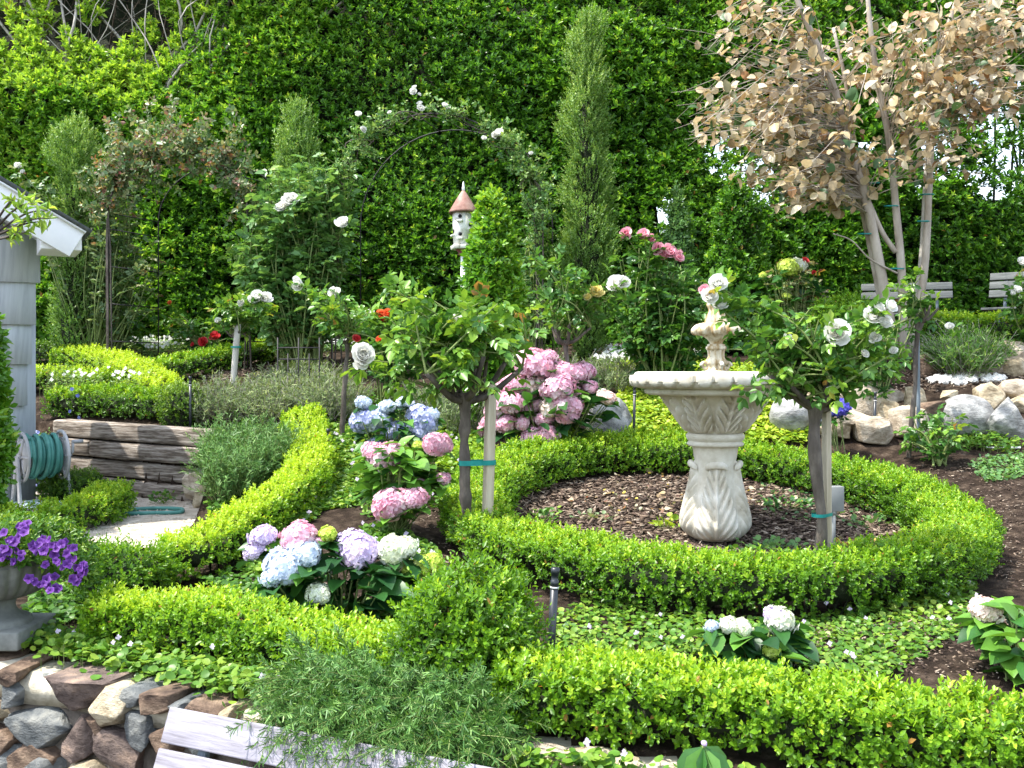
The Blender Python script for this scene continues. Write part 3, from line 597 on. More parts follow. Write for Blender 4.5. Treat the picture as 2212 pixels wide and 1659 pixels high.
def inst(mesh,name,root,p,r,tilt=None,flat=1.0):
    o=bpy.data.objects.new(name,mesh); C.objects.link(o); o.parent=root; o.location=Vector(np.asarray(p)-BASE[root.name]); o.scale=(r*rng.uniform(.9,1.12),r*rng.uniform(.9,1.12),r*flat)
    d=Vector(tilt) if tilt is not None else Vector((rng.normal(0,.3),-.6+rng.normal(0,.25),1)); q=d.to_track_quat('Z','Y').to_euler(); o.rotation_euler=q; o.rotation_euler.rotate_axis('Z',rng.uniform(0,6.28)); return o
_bi=[0]
def bloom(root,px,py,D,rpx,col='white',tilt=None,flat=1.0,name='rose_bloom'):
    _bi[0]+=1; return inst(BLOOM[col][_bi[0]%3],name,root,W(px,py,D),rpx*1.15/FX*D,tilt if tilt is not None else (rng.normal(0,.45),-1,rng.uniform(.25,.9)),flat*1.25)

# ---- rose wood: canes with five-part leaves
T_RL=T_leaf(.62,.10,.14,.48)
def canes(root,start,targets,leaf,mat='rose',node=.055,r0=.006,sag=.12,bare=.3,tint=.45,tvar=.3,cname='canes',fname='foliage',canemat='cane',five=True,red=.12,droop=.2):
    gs=G(); NP=[];NY=[];NU=[];NT=[]
    start=np.asarray(start,float)
    for tg in targets:
        s=start if start.ndim==1 else start[rng.integers(len(start))]; d=tg-s; L=np.linalg.norm(d)
        mid=s+d*.5+np.array([0,0,sag*L])+rng.normal(0,.06*L,3); pts=spline([s,mid,tg],10)
        tube(gs,pts,np.linspace(r0,r0*.35,10),5,t=rng.uniform(0,1),cap=False)
        k=max(2,int(L*(1-bare)/node)); u=np.linspace(bare,1,k)*9
        for uu in u:
            i=int(min(uu,8)); f=uu-i; p=pts[i]*(1-f)+pts[i+1]*f; t=pts[i+1]-pts[i]; t=t/np.linalg.norm(t)
            for rep in range(2 if rng.uniform()<.5 else 1):
                q=unit(np.cross(t,rng.normal(size=3))); y=unit(q+t*.4+np.array([0,0,.15]))
                NP.append(p);NY.append(y);NU.append(unit(np.array([0,0,1.])+rng.normal(0,.35,3)));NT.append(np.clip(tint+rng.normal(0,tvar*.4)+(.24 if (uu>8.5 and rng.uniform()<.22) else 0)+(uu/9-.5)*.15,0,1))
    gs.build(cname,M[canemat],root)
    NP,NY,NU,NT=map(np.array,(NP,NY,NU,NT)); g=G(); n=len(NP); X=unit(np.cross(NY,NU)); U=np.cross(X,NY)
    dr=np.array([0,0,-1.])
    offs=[(1.15,0,0,1.05),(.95,.0,.95,.9),(.95,0,-.95,.9)]+([(.45,0,1.15,.72),(.45,0,-1.15,.72)] if five else [])
    for (a,_,sd,sc_) in offs:
        pos=NP+NY*(leaf*a)[:,None] if isinstance(a,np.ndarray) else NP+NY*leaf*a+dr*leaf*a*a*droop
        Y=unit(NY*math.cos(sd)+X*math.sin(sd)+dr*rng.uniform(0,droop*2.2,(n,1)))
        place(g,T_RL,pos,Y,U+rng.normal(0,.28,(n,3)),leaf*sc_*rng.uniform(.75,1.2,n),np.clip(NT+rng.normal(0,tvar*.25,n),0,1),wide=rng.uniform(.8,1.15,n))
    g.build(fname,M[mat],root); return root
def ell_targets(c,r,n,fill=.55,up=None):
    d=rdir(n); rr=rng.uniform(fill**3,1,n)**(1/3); t=np.asarray(c)+d*rr[:,None]*np.asarray(r)
    return t
def rose_tree(label,px0,px1,D,ygraft,crown,ncane,leaf,tr,blooms=(),stake=None,group='rose trees on bare stems',mat='rose',wob=.006,arms=5,armlen=.12,node=.055,tint=.45,buds=(),burl=1.5,extra=()):
    b=gp(px0,D); b[2]-=.02; gr=W(px1,ygraft,D); root=thing('rose_tree',label,'rose tree',b,group)
    g=G(); k=14; s=np.linspace(0,1,k)[:,None]; pts=b*(1-s)+gr*s; pts[1:-1]+=np.stack([np.convolve(rng.normal(0,wob,k+2),[.25,.5,.25],'valid')[:k-2] for _ in range(3)],1)*[1,1,.1]; pts=spline(pts,36)
    rr=tr*(1+.27*nz(np.c_[np.arange(36)*.6,np.zeros(36),np.zeros(36)],1,int(px0)))*np.linspace(1.05,.95,36); rr[-4:]*=np.linspace(1.1,burl,4)
    tube(g,pts,rr,9)
    starts=[]
    for i in range(arms):
        a=2*pi*i/arms+rng.normal(0,.25); d=np.array([math.cos(a),math.sin(a)*.8,0]); e=gr+d*armlen*rng.uniform(.7,1.3)+np.array([0,0,armlen*rng.uniform(.35,.8)])
        tube(g,spline([gr-[0,0,tr*1.2],gr+d*armlen*.45+[0,0,rng.uniform(-.2,.15)*armlen],e],8),np.linspace(tr*.85,tr*.42,8),7); starts.append(e); starts.append(gr+d*armlen*.5+[0,0,.01])
        if rng.uniform()<.7: tube(g,spline([gr+d*armlen*.4,gr+d*armlen*.5+[0,0,armlen*.4],gr+d*armlen*.55+[0,0,armlen*.7]],5),np.linspace(tr*.5,tr*.35,5),6)
    g.build('trunk',M['bark'],root,smooth=True)
    tg=[]
    for (cx,cy,rx,ry,rd,n) in crown: c=W(cx,cy,D); tg.append(ell_targets(c,(rx/FX*D,rd,ry/FX*D),n))
    tg=np.vstack(tg); 
    for e in extra: tg=np.vstack([tg,W(*e)[None]])
    for bl in blooms: tg=np.vstack([tg,W(bl[0],bl[1]+3,D+(bl[4] if len(bl)>4 else -.1)+.01)[None]])
    canes(root,np.array(starts),tg,leaf,mat=mat,node=node,tint=tint,sag=.08)
    for bl in blooms:
        bloom(root,bl[0],bl[1],D+(bl[4] if len(bl)>4 else -.1),bl[2],bl[3])
    if stake:
        sx0,sx1,yt,hw,dd,tys,mat_=stake; bb=gp(sx0,D+dd); tt=W(sx1,yt,D+dd); g=G()
        if mat_=='stake': 
            z=unit(tt-bb); x=unit(np.cross([0,1,0],z)); y=np.cross(z,x); a=.5; R=np.stack([x*math.cos(a)+y*math.sin(a),-x*math.sin(a)+y*math.cos(a),z],1)
            box(g,(bb+tt)/2-z*.03,(hw*2,hw*2,np.linalg.norm(tt-bb)+.06),R)
        else: tube(g,spline([bb-[0,0,.05],tt],6),hw,10)
        so_=g.build('stake',M[mat_],root); 
        if mat_=='stake': bevel(so_,.002)
        for ty in tys:
            g=G(); zz=W(0,ty,D)[2]; f=(zz-b[2])/(gr[2]-b[2]); c0=b*(1-f)+gr*f; f2=(zz-bb[2])/(tt[2]-bb[2]); c1=bb*(1-f2)+tt*f2
            d=unit(c1-c0); nrm=np.cross(d,[0,0,1]); nrm=unit(nrm); h=.011 if tr>.023 else .006
            loop=[]; R0=tr*1.25; R1=hw*1.6
            for a in np.linspace(-pi/2,pi/2,8): loop.append(c1+d*math.cos(a)*R1+nrm*math.sin(a)*R1)
            for a in np.linspace(pi/2,3*pi/2,8): loop.append(c0+d*math.cos(a)*R0+nrm*math.sin(a)*R0)
            loop=np.array(loop+[loop[0]]); m=len(loop); lean=np.linspace(0,1,m)[:,None]*0
            v=np.concatenate([loop+[0,0,h],loop-[0,0,h],loop*1+[0,0,h]+0,]); v=v[:2*m]; f=np.array([[i,i+1,m+i+1,m+i] for i in range(m-1)]); g.add(v,f)
            g.build('tie_tape',M['tie'],root)
    return root

W_=lambda x,y,r=20,dd=-.1:(x,y,r,'white',dd)
rose_tree('leafy rose tree on a thick stem tied to a square stake, white bloom hanging left',1010,1003,4.32,850,[(985,745,175,110,.3,34),(900,700,70,90,.2,9),(1090,690,60,60,.2,8),(850,640,30,40,.1,4)],0,.052,.024,
  [W_(783,768,24),W_(775,790,17),W_(795,775,17),W_(985,695,14)],stake=(1051,1061,830,.019,.03,[1000],'stake'),armlen=.23,arms=7,tint=.58,burl=1.7,node=.05)
rose_tree('leafy rose tree right of the fountain with open white roses and a dark burl',1774,1762,3.68,868,[(1765,755,150,95,.25,34),(1660,720,60,80,.15,7),(1640,820,40,25,.1,4),(1860,790,50,45,.15,7)],0,.042,.0215,
  [W_(1810,722,27),W_(1880,690,20),W_(1905,700,17),W_(1893,672,16),W_(1918,665,15),W_(1700,735,11),W_(1890,735,14),W_(1550,617,20,-.06),W_(1534,645,19,-.07),W_(1556,664,16,-.06),W_(1865,765,9),W_(1930,760,9),W_(1795,845,9)],
  stake=(1787,1785,870,.013,.035,[1113],'stake'),armlen=.13,arms=6,tint=.48,extra=[(1600,640,3.68),(1560,640,3.68),(1640,650,3.68),(1565,625,3.68)],node=.045)
rose_tree('thin rose tree at the right side of the fountain ring in front of the stones',1962,1988,6.05,690,[(1975,640,50,45,.15,14),(1930,740,40,50,.15,5)],0,.045,.016,
  [W_(2052,708,9)],stake=(1985,1982,700,.012,.12,[],'metal'),armlen=.1,tint=.45,burl=1.9)
rose_tree('rose tree with a knobbly dark burl standing behind the big pink hydrangea',1257,1222,6.0,735,[(1215,655,75,55,.25,22),(1200,590,60,50,.2,7),(1280,620,50,60,.2,6)],0,.05,.017,
  [(1283,636,19,'yellow',-.05),(1292,630,12,'yellow',-.08),(1268,645,10,'yellow',-.08),W_(1332,620,20,-.05),W_(1345,612,13,-.08)],armlen=.13,tint=.5,burl=2.3)
rose_tree('slim rose tree with two white blooms beside the orange red roses',738,750,6.2,735,[(745,680,65,48,.25,24),(700,650,40,35,.2,6)],0,.05,.015,
  [W_(645,620,14,.1),W_(640,606,8,.1),W_(725,636,14),(768,733,9,'red',-.1),(820,735,8,'orange',-.1),(800,680,10,'white',.3)],armlen=.1,tint=.55,mat='rose')
rose_tree('short rose tree with a white bloom cluster, tied to a pale pole on the mulch',503,513,7.15,725,[(525,675,65,38,.25,26)],0,.052,.014,
  [W_(560,645,16),W_(545,650,12),W_(575,648,13),W_(524,655,9),W_(472,695,8)],stake=(499,514,700,.022,-.05,[750],'pole'),armlen=.1,tint=.55)

# ---- rose bushes and climbers
def rose_bush(name,label,px,D,crowns,leaf,blooms,mat='rose',tint=.4,node=.055,cat='rose bush',group=None,base_r=.08,sag=.1):
    b=gp(px,D); root=thing(name,label,cat,b,group); tg=[]
    for (cx,cy,rx,ry,rd,n) in crowns: tg.append(ell_targets(W(cx,cy,D),(rx/FX*D,rd,ry/FX*D),n,.3))
    for bl in blooms: tg.append(W(bl[0],bl[1]+4,D+(bl[4] if len(bl)>4 else -.15)+.01)[None])
    st=b+rng.normal(0,base_r,(8,3))*[1,1,0]
    canes(root,st,np.vstack(tg),leaf,mat=mat,tint=tint,node=node,sag=sag,r0=.008)
    for bl in blooms: bloom(root,bl[0],bl[1],D+(bl[4] if len(bl)>4 else -.15),bl[2],bl[3])
    return root
rose_bush('rose_bush','wide dark leafed rose bush with pink blooms on tall canes left of the fountain top',1440,7.0,[(1420,680,120,80,.3,70),(1480,720,100,60,.3,40),(1390,560,70,40,.2,8),(1500,600,50,60,.2,10)],.058,
  [(1355,508,13,'pink'),(1393,511,14,'pink'),(1405,518,10,'pink'),(1418,540,14,'pink'),(1440,548,17,'pink'),(1458,556,15,'pink'),(1432,558,13,'pink'),(1524,628,12,'pink'),(1628,752,6,'yellow')],tint=.35,node=.07)
rose_bush('rose_bush','small rose bush with orange red blooms between two rose trees',850,6.9,[(850,690,60,70,.25,26)],.055,[(822,683,11,'orange'),(838,680,11,'orange'),(830,692,11,'red'),(770,790,0.1,'red')][:3],tint=.4,node=.07)
rose_bush('rose_bush','low rose bush with coral red blooms behind the rising box hedge',440,8.9,[(450,720,60,25,.2,20),(380,700,60,30,.2,12)],.055,[(465,731,12,'red'),(440,741,11,'red'),(418,745,5,'red')],tint=.35,node=.08)
rose_bush('rose_bush','thin rose bush with one coral red bloom near the house corner',225,8.9,[(240,640,50,100,.15,22),(300,690,40,50,.2,12)],.055,[(242,706,12,'red'),(368,655,5,'orange')],tint=.35,node=.1)
rose_bush('rose_bush','small dark rose bush with a red bud above the lime flower head',1740,7.9,[(1740,620,40,40,.15,12),(1700,590,40,30,.15,8)],.055,[(1737,565,8,'red'),(1758,590,5,'red')],tint=.5,mat='rosered',node=.08)
rose_bush('rose_bush','white rose bush at the right edge of the picture in front of the bench',2225,7.2,[(2215,640,30,60,.2,22)],.055,[W_(2195,628,9),W_(2208,570,12),W_(2185,635,6)],tint=.45,node=.08)
rose_bush('rose_bush','low sprawling rose bush right of the fountain in front of the stones',2020,5.9,[(2015,930,60,45,.2,30)],.045,[],tint=.4,node=.07)
rose_bush('rose_bush','leafy white flowered rose bush between the fountain tree and the thin rose tree',1880,6.6,[(1880,760,90,60,.25,40),(1830,700,60,50,.2,16)],.05,[W_(1925,705,8)],tint=.38,node=.07)
rose_bush('climbing_rose','large pale leafed climbing rose with big white blooms at the arch foot',640,8.0,[(640,470,110,110,.35,90),(630,640,90,70,.3,40),(690,400,80,60,.3,22),(560,560,80,70,.3,34),(700,560,60,80,.3,28)],.07,
  [W_(622,440,17,-.35),(612,450,13,'white',-.35),(630,432,13,'white',-.35),(602,452,9,'white',-.35),W_(740,487,15,-.35),(520,655,6,'white',-.3)],mat='rosep',tint=.42,node=.085,cat='climbing rose')
# ---- iron arches with their climbers
def arch(label,cx,D,hw,yap,yspring,dx,dD,seed):
    b=gp(cx,D); root=thing('rose_arch',label,'garden arch',b,'iron rose arches'); R=hw/FX*D
    hoops=[]
    for k,(ox,od) in enumerate(((0,0),(dx/FX*D,dD))):
        g=G(); c=W(cx,yspring,D)+[ox,od,0]; top=W(cx,yap,D)[2]-c[2]
        a=np.linspace(0,pi,28); p=np.stack([c[0]-R*np.cos(a),np.full(28,c[1]),c[2]+top*np.sin(a)],1)
        p=np.vstack([[p[0][0],c[1],float(gz(p[0][0],c[1]))],p,[p[-1][0],c[1],float(gz(p[-1][0],c[1]))]]); tube(g,p,.0055,6); hoops.append(p); g.build('hoop',M['iron'],root)
    for i in range(1,29,3): g=G(); tube(g,[hoops[0][i],hoops[1][i]],.005,5); g.build('crossbar',M['iron'],root)
    for sgn in (1,-2):
        for z in np.linspace(.2,.9,4): 
            a_,b_=hoops[0][sgn],hoops[1][sgn]; f=z; za=hoops[0][0][2]*(1-f)+a_[2]*f; g=G(); tube(g,[[a_[0],a_[1],za],[b_[0],b_[1],za]],.005,5); g.build('crossbar',M['iron'],root)
    return hoops
h2=arch('black iron rose arch with white climbing roses, left of the tallest pencil shrub',938,8.0,222,245,470,40,.55,1)
h1=arch('black iron rose arch under reddish rose foliage, nearest the house',385,8.1,150,328,460,60,.5,2)
def climber(label,hoop,segs,leaf,mat,blooms,D,tint,node=.06,spread=.16,name='climbing_rose'):
    b=hoop[0].copy(); b[1]-=.03; root=thing(name,label,'climbing rose',b); st=[];tg=[]
    for i0,i1,n,sp in segs:
        for _ in range(n):
            i=rng.uniform(i0,i1); k=int(i); p=hoop[k]*(1-i+k)+hoop[min(k+1,len(hoop)-1)]*(i-k); st.append(p+rng.normal(0,.03,3)); tg.append(p+rng.normal(0,sp,3)*[1,.8,1]+[0,-.05,sp*.5])
    g=G(); P=[];Y=[]
    # main stems twining along the hoop from both feet
    for hh in (hoop[:16],hoop[::-1][:14]):
        for q in range(3): tube(g,spline(hh+rng.normal(0,.035,hh.shape),40),np.linspace(.007,.003,40),5,cap=False)
    g.build('main_stems',M['bark'],root)
    gs=G()
    st=np.array(st); tg=np.array(tg)
    # each shoot from its own point on the hoop
    NPs=[]
    for s,t in zip(st,tg):
        tube(gs,[s,(s+t)/2+rng.normal(0,.02,3),t],[.004,.003,.0015],4,cap=False)
        k=max(2,int(np.linalg.norm(t-s)/node*1.6))
        for u in np.linspace(.15,1,k): NPs.append(s*(1-u)+t*u)
    gs.build('twiggy_growth',M['cane'],root)
    NPs=np.array(NPs); g=G(); sprigs(g,T_RL,NPs,rdir(len(NPs))+[0,-.3,.2],leaf*rng.uniform(.7,1.3,len(NPs)),m=5,length=leaf*1.2,spread=1.3,tint=tint+rng.normal(0,.18,len(NPs)),tvar=.3,jit=.5)
    g.build('foliage',M[mat],root)
    for bl in blooms: bloom(root,bl[0],bl[1],D-.12,bl[2],bl[3],tilt=(rng.normal(0,.4),-1,rng.uniform(.2,1)))
    return root
climber('pale leafed climbing rose with white blooms twined over the taller iron arch',h2[0],[(1,9,54,.10),(9,17,34,.045),(19,24,44,.08),(24,28.5,44,.10),(28,28.9,20,.12)],.032,'rosep',
  [(893,200,8,'white'),(896,190,5,'white'),(908,236,9,'white'),(907,226,6,'white'),(960,230,7,'white'),(968,235,6,'white'),(775,250,8,'white'),(783,281,7,'white'),(842,245,5,'white'),(1080,290,10,'white'),(1070,293,8,'white'),(1046,300,6,'white'),(1147,333,5,'white'),(905,205,4,'white')],8.0,.6)
climber('dull reddish climbing rose smothering the lower iron arch',h1[0],[(1,7,36,.13),(5,14,66,.16),(13,22,66,.16),(21,27,32,.12),(26,29,16,.08)],.04,'rosered',[(40/1,0,0,'white')][:0],8.1,.48)
# back layer of the same arch's growth hangs low on its left foot
rose_bush('climbing_rose','thin caned rose climbing the left foot of the lower arch',215,8.5,[(230,480,60,160,.2,44),(300,600,60,90,.2,20),(120,430,70,60,.2,18)],.05,[(40,360,8,'white',-.3),(50,372,5,'white',-.3)],mat='rosered',tint=.3,node=.09,cat='climbing rose')
rose_bush('climbing_rose','bare stemmed climbing rose at the right foot of the taller arch',1165,8.3,[(1150,500,40,130,.15,26),(1180,600,40,80,.15,12)],.045,[],mat='rose',tint=.4,node=.09,cat='climbing rose')

# ---- hydrangeas
T_HL=T_big(.64,.12,.22)
def hydrangea(label,px,D,heads,leafvol,nleaf,leaf,tint=.4,cat='hydrangea',group=None,zl=0):
    b=gp(px,D); root=thing('hydrangea',label,cat,b,group); gs=G(); LP=[];LY=[];LZ=[];LS=[]
    hp=[]
    for h in heads:
        x,y,r,col=h[:4]; dd=h[4] if len(h)>4 else 0; p=W(x,y,D+dd); rr=r*1.1/FX*(D+dd); hp.append(p)
        inst(HEAD[col][len(hp)%3],'flower_head',root,p,rr,tilt=(rng.normal(0,.2)+(x-px)*.002,-.45,1),flat=rng.uniform(.9,1.05))
        s=b+rng.normal(0,.03,3)*[1,1,0]; tube(gs,spline([s,s*.4+p*.6+[0,0,-.02],p-[0,0,rr*.2]],8),.0035,5,t=.5)
        for q in range(5):
            a=rng.uniform(0,6.28); R=np.array([math.cos(a),math.sin(a),0]); LP.append(p-[0,0,rr*rng.uniform(.5,1.1)]); LY.append(R+[0,0,rng.uniform(-.3,.3)]); LZ.append(np.array([0,0,1])+rng.normal(0,.2,3)); LS.append(leaf*rng.uniform(.7,1.1))
    cx,cy,rx,ry,rd=leafvol; c=W(cx,cy,D)
    for i in range(nleaf):
        d=rdir(1)[0]; d[2]=d[2]*.9+.1; p=c+d*rng.uniform(.5,1)*np.array([rx/FX*D,rd,ry/FX*D]); p[2]=max(p[2],float(gz(p[0],p[1]))+.015)
        out=unit(np.array([p[0]-b[0],p[1]-b[1],0])+1e-3); LP.append(p-out*leaf*.4); LY.append(out+rng.normal(0,.45,3)*[1,1,.5]+[0,0,.05]); LZ.append(np.array([0,0,1])+rng.normal(0,.3,3)); LS.append(leaf*rng.uniform(.6,1.15))
        if i%3==0: tube(gs,spline([b+rng.normal(0,.02,3)*[1,1,0],(b+p)/2,p-out*leaf*.4],5),.003,4,cap=False)
    g=G(); n=len(LP); place(g,T_HL,np.array(LP),np.array(LY),np.array(LZ),np.array(LS),np.clip(tint+rng.normal(0,.25,n),0,1),wide=rng.uniform(.85,1.1,n)); g.build('foliage',M['hyd'],root,smooth=True)
    gs.build('stems',M['cane'],root); return root
hydrangea('dark leafed hydrangea with pink, lilac and pale blue heads beside the front box bush',740,3.4,[(568,1158,25,'hlil'),(548,1187,22,'hlil'),(645,1160,36,'hpink'),(690,1168,14,'hpink'),(655,1196,32,'hblue',-.05),(612,1222,40,'hblue',-.08),(590,1245,26,'hblue',-.12),(770,1187,44,'hlil'),(850,1190,34,'hcream'),(875,1182,26,'hcream'),(912,1222,22,'hgreen'),(888,1232,18,'hgreen'),(938,1212,20,'hgreen'),(708,1153,18,'hgreen'),(687,1283,27,'hcream',-.12)],(740,1265,185,75,.18),150,.11,tint=.32)
hydrangea('small bright leafed hydrangea with four pink heads left of the staked rose tree',855,4.55,[(838,988,38,'hpink'),(805,975,22,'hpink'),(945,960,28,'hpink'),(905,965,14,'hgreen',.05),(845,1088,38,'hpink',-.15),(895,1075,26,'hpink',-.15),(958,1034,15,'hpink',-.05),(905,1045,14,'hpink')],(860,1030,95,75,.18),150,.115,tint=.8)
hydrangea('blue headed hydrangea behind the hanging leaves of the staked rose tree',850,5.4,[(912,905,32,'hdblue'),(905,930,30,'hdblue'),(935,895,16,'hblue'),(790,908,32,'hdblue'),(775,915,20,'hdblue'),(818,905,26,'hblue'),(835,880,18,'hblue'),(850,930,24,'hdblue'),(812,960,20,'hdblue'),(870,870,14,'hblue'),(785,870,16,'hblue')],(850,930,90,70,.22),110,.09,tint=.35)
hydrangea('tall hydrangea crowded with many pale pink heads behind the fountain ring',1190,5.9,[(1152,787,38,'hpink'),(1175,795,24,'hpink'),(1212,805,30,'hpink'),(1245,808,24,'hpink'),(1265,800,20,'hpink',.1),(1110,830,28,'hpink'),(1085,845,24,'hpink',.1),(1150,830,26,'hblush'),(1206,838,34,'hpink',-.1),(1235,850,24,'hpink'),(1262,835,22,'hpink',.1),(1080,880,30,'hpink',-.05),(1105,870,28,'hpink',-.1),(1128,892,28,'hpink'),(1162,870,20,'hpink'),(1190,880,24,'hblush',-.1),(1222,875,32,'hpink',-.1),(1225,895,26,'hpink',-.12),(1062,910,22,'hpink'),(1090,915,24,'hpink',-.1),(1128,915,16,'hpink',-.12),(1175,905,18,'hpink',-.1),(1310,858,18,'hblush',-.1),(1150,945,26,'hpink',-.12),(1178,942,28,'hpink',-.12),(1052,930,18,'hpink'),(1275,835,16,'hpink'),(1185,770,16,'hpink')],(1190,895,140,90,.26),190,.12,tint=.42)
hydrangea('little hydrangea with bluish white heads just behind the front right hedge',1620,2.98,[(1537,1353,15,'hblue'),(1575,1350,20,'hcream'),(1605,1355,20,'hcream'),(1685,1340,30,'hcream'),(1672,1328,20,'hlil'),(1668,1408,18,'hgreen',-.08),(1690,1438,18,'hcream',-.1),(1605,1370,14,'hgreen')],(1640,1405,115,50,.13),46,.10,tint=.4)
hydrangea('bright leafed hydrangea with one blush head at the right edge of the picture',2190,2.85,[(2130,1318,31,'hblush',.05),(2135,1345,12,'hpink',.05)],(2190,1390,80,95,.17),80,.105,tint=.75)
hydrangea('small hydrangea with one violet blue head in front of the rock edging',1815,6.1,[(1812,880,22,'hviol'),(1800,888,12,'hviol'),(1775,905,8,'hdblue')],(1815,905,40,18,.1),16,.06,tint=.5)
hydrangea('dark hydrangea with a lime green head at the foot of the hedge',1710,7.7,[(1705,578,22,'hgreen'),(1725,572,16,'hcream'),(1648,595,9,'hgreen'),(1700,640,9,'hgreen')],(1700,635,90,60,.28),90,.1,tint=.4)
# ================================================================ fountain
def fountain():
    c=np.array([W(1545,800,4.76)[0],4.76,-.808]); root=thing('garden_fountain','carved cream stone fountain with leaf pedestal standing in the hedge ring','fountain',c)
    def leafdisp(z0,z1,nl,amp,flip=1,phase=0.0,veins=9,slope=2.6):
        def f(A,R,Z):
            u=np.clip((Z-z0)/(z1-z0),0,1); ins=((Z>=z0)&(Z<=z1))
            sec=2*pi/nl; a=((A-phase+sec/2)%sec)-sec/2; x=a/(sec/2)      # -1..1 across one leaf
            wid=np.clip(.98-.55*(u if flip>0 else 1-u)**2.2,.2,1)
            inside=np.clip((wid-np.abs(x))*9,0,1)
            vein=((u*veins-np.abs(x)*slope*flip)%1.0); ridge=np.sin(vein**1.5*pi)**.8*.6+vein*.5*(vein<.93)
            mid=np.exp(-(x/.085)**2)
            d=amp*(inside*(.35+.75*ridge*np.clip(np.abs(x)*4,0,1)*np.clip((wid-np.abs(x))*3+.35,0,1))+.85*mid*inside)
            edge=np.clip(np.sin(u*pi),0,1)**.35
            return R+np.where(ins,d*edge,0),Z
        return f
    # pedestal
    prof=np.array([(.06,0),(.095,.004),(.122,.03),(.140,.065),(.139,.10),(.130,.135),(.118,.18),(.106,.225),(.098,.27),(.094,.32),(.096,.37),(.102,.40),(.106,.43),(.110,.448)])
    g=G(); pf=spline(np.c_[prof,np.zeros(len(prof))],150)[:,:2]; lathe(g,pf,c,k=288,disp=leafdisp(.012,.375,4,.030,flip=1,phase=-pi/2-.14,veins=5.5,slope=3.0))
    g.build('pedestal',M['conc'],root,smooth=True)
    # the curled leaf tips round the pedestal neck
    for i in range(4):
        a0=-pi/2-.14+i*pi/2; g=G(); nt_=21; pr=[(.094,.352),(.102,.372),(.112,.380),(.124,.378),(.131,.368),(.130,.356),(.125,.348),(.120,.350),(.120,.358),(.112,.362),(.098,.348)]
        pr=spline(np.c_[pr,np.zeros(11)],26)[:,:2]; V=[]
        for t in np.linspace(-1,1,nt_):
            w_=max(0,1-t*t)**.4; sc_=.92+.08*abs(math.cos(t*4.7)); an=a0+t*.52
            V.append([[c[0]+(.1+(r-.1)*w_*sc_)*math.cos(an),c[1]+(.1+(r-.1)*w_*sc_)*math.sin(an),c[2]+.352+(z_-.352)*(.5+.5*w_)*sc_-.012*t*t] for r,z_ in pr])
        V=np.array(V); k=V.shape[1]; idx=np.arange(nt_*k).reshape(nt_,k); g.add(V.reshape(-1,3),np.stack([idx[:-1,:-1],idx[1:,:-1],idx[1:,1:],idx[:-1,1:]],-1).reshape(-1,4))
        g.build('leaf_curl',M['conc'],root,smooth=True)
    g=G(); lathe(g,[(.1,.446),(.128,.448),(.135,.456),(.130,.466),(.124,.470),(.131,.476),(.138,.488),(.138,.500),(.130,.509),(.1,.511)],c,k=72); g.build('collar',M['conc'],root,smooth=True)
    # bowl with upright acanthus leaves
    prof=np.array([(.05,.509),(.122,.511),(.128,.52),(.138,.545),(.156,.58),(.180,.62),(.212,.66),(.252,.70),(.300,.730),(.330,.744)])
    g=G(); pf=spline(np.c_[prof,np.zeros(len(prof))],100)[:,:2]; lathe(g,pf,c,k=400,disp=leafdisp(.515,.725,8,.040,flip=1,phase=-pi/2+.16,veins=4.2,slope=2.2))
    g.build('bowl',M['conc'],root,smooth=True)
    g=G(); lathe(g,[(.26,.690),(.318,.692),(.335,.700),(.338,.712),(.33,.722),(.36,.728)],c,k=96); g.build('moulding',M['conc'],root,smooth=True)
    def lip(A,R,Z):
        u=np.clip((Z-.722)/(.075),0,1); s=(A*15/(2*pi))%1; s=np.abs(s*2-1)
        over=((A*30/(2*pi)+.5)%1); tooth=np.sqrt(np.clip(1-(over*2-1)**2,0,1))
        lowm=(Z<.785); d=.018*((tooth*.9)>(1-u*1.15))*lowm
        return R+d*np.where(R>.3,1,0),Z
    prof=[(.33,.722),(.362,.724),(.378,.732),(.388,.745),(.391,.760),(.390,.776),(.384,.792),(.374,.800),(.355,.802),(.335,.798),(.325,.788),(.30,.765),(.2,.74),(.02,.735)]
    g=G(); pf=spline(np.c_[prof,np.zeros(len(prof))],110)[:,:2]; lathe(g,pf,c,k=360,disp=lip); g.build('rim',M['conc'],root,smooth=True)
    g=G(); lathe(g,[(.001,.776),(.1,.776),(.324,.776)],c,k=64); g.build('water',M['water'],root)
    # upper tier
    cc=c+[.004,0,.0]
    def flute(n,amp):
        return lambda A,R,Z:(R*(1+amp*(np.abs(np.cos(A*n/2))-.5)),Z)
    g=G(); lathe(g,spline(np.c_[[(.05,.77),(.066,.79),(.066,.803),(.05,.81),(.044,.822),(.046,.832),(.050,.842),(.046,.856),(.039,.868),(.0375,.885),(.040,.905)],np.zeros(11)],44)[:,:2],cc,k=96,disp=flute(10,.16)); g.build('stem',M['concst'],root,smooth=True)
    for i in range(4):
        a=i*pi/2+pi+.2; g=G(); R=np.array([math.cos(a),math.sin(a),0]); s=np.linspace(0,2.2*pi,16); r=np.linspace(.020,.006,16)
        p=np.array([cc+R*(.056+rr*math.cos(t))+[0,0,.828+rr*math.sin(t)] for t,rr in zip(s,r)]); tube(g,p,np.linspace(.010,.008,16),8); g.build('scroll',M['concst'],root,smooth=True)
    g=G(); lathe(g,[(.03,.903),(.045,.905),(.050,.913),(.048,.922),(.041,.926),(.043,.932),(.03,.936)],cc,k=48); g.build('stem_collar',M['concst'],root,smooth=True)
    def shell(A,R,Z):
        lob=np.abs(np.cos(A*4+.5))**.55; return R*(.70+.32*lob*np.clip((R-.03)/.05,0,1)+.28*(1-np.clip((R-.03)/.05,0,1))),Z-.016*lob*np.clip((R-.07)/.04,0,1)
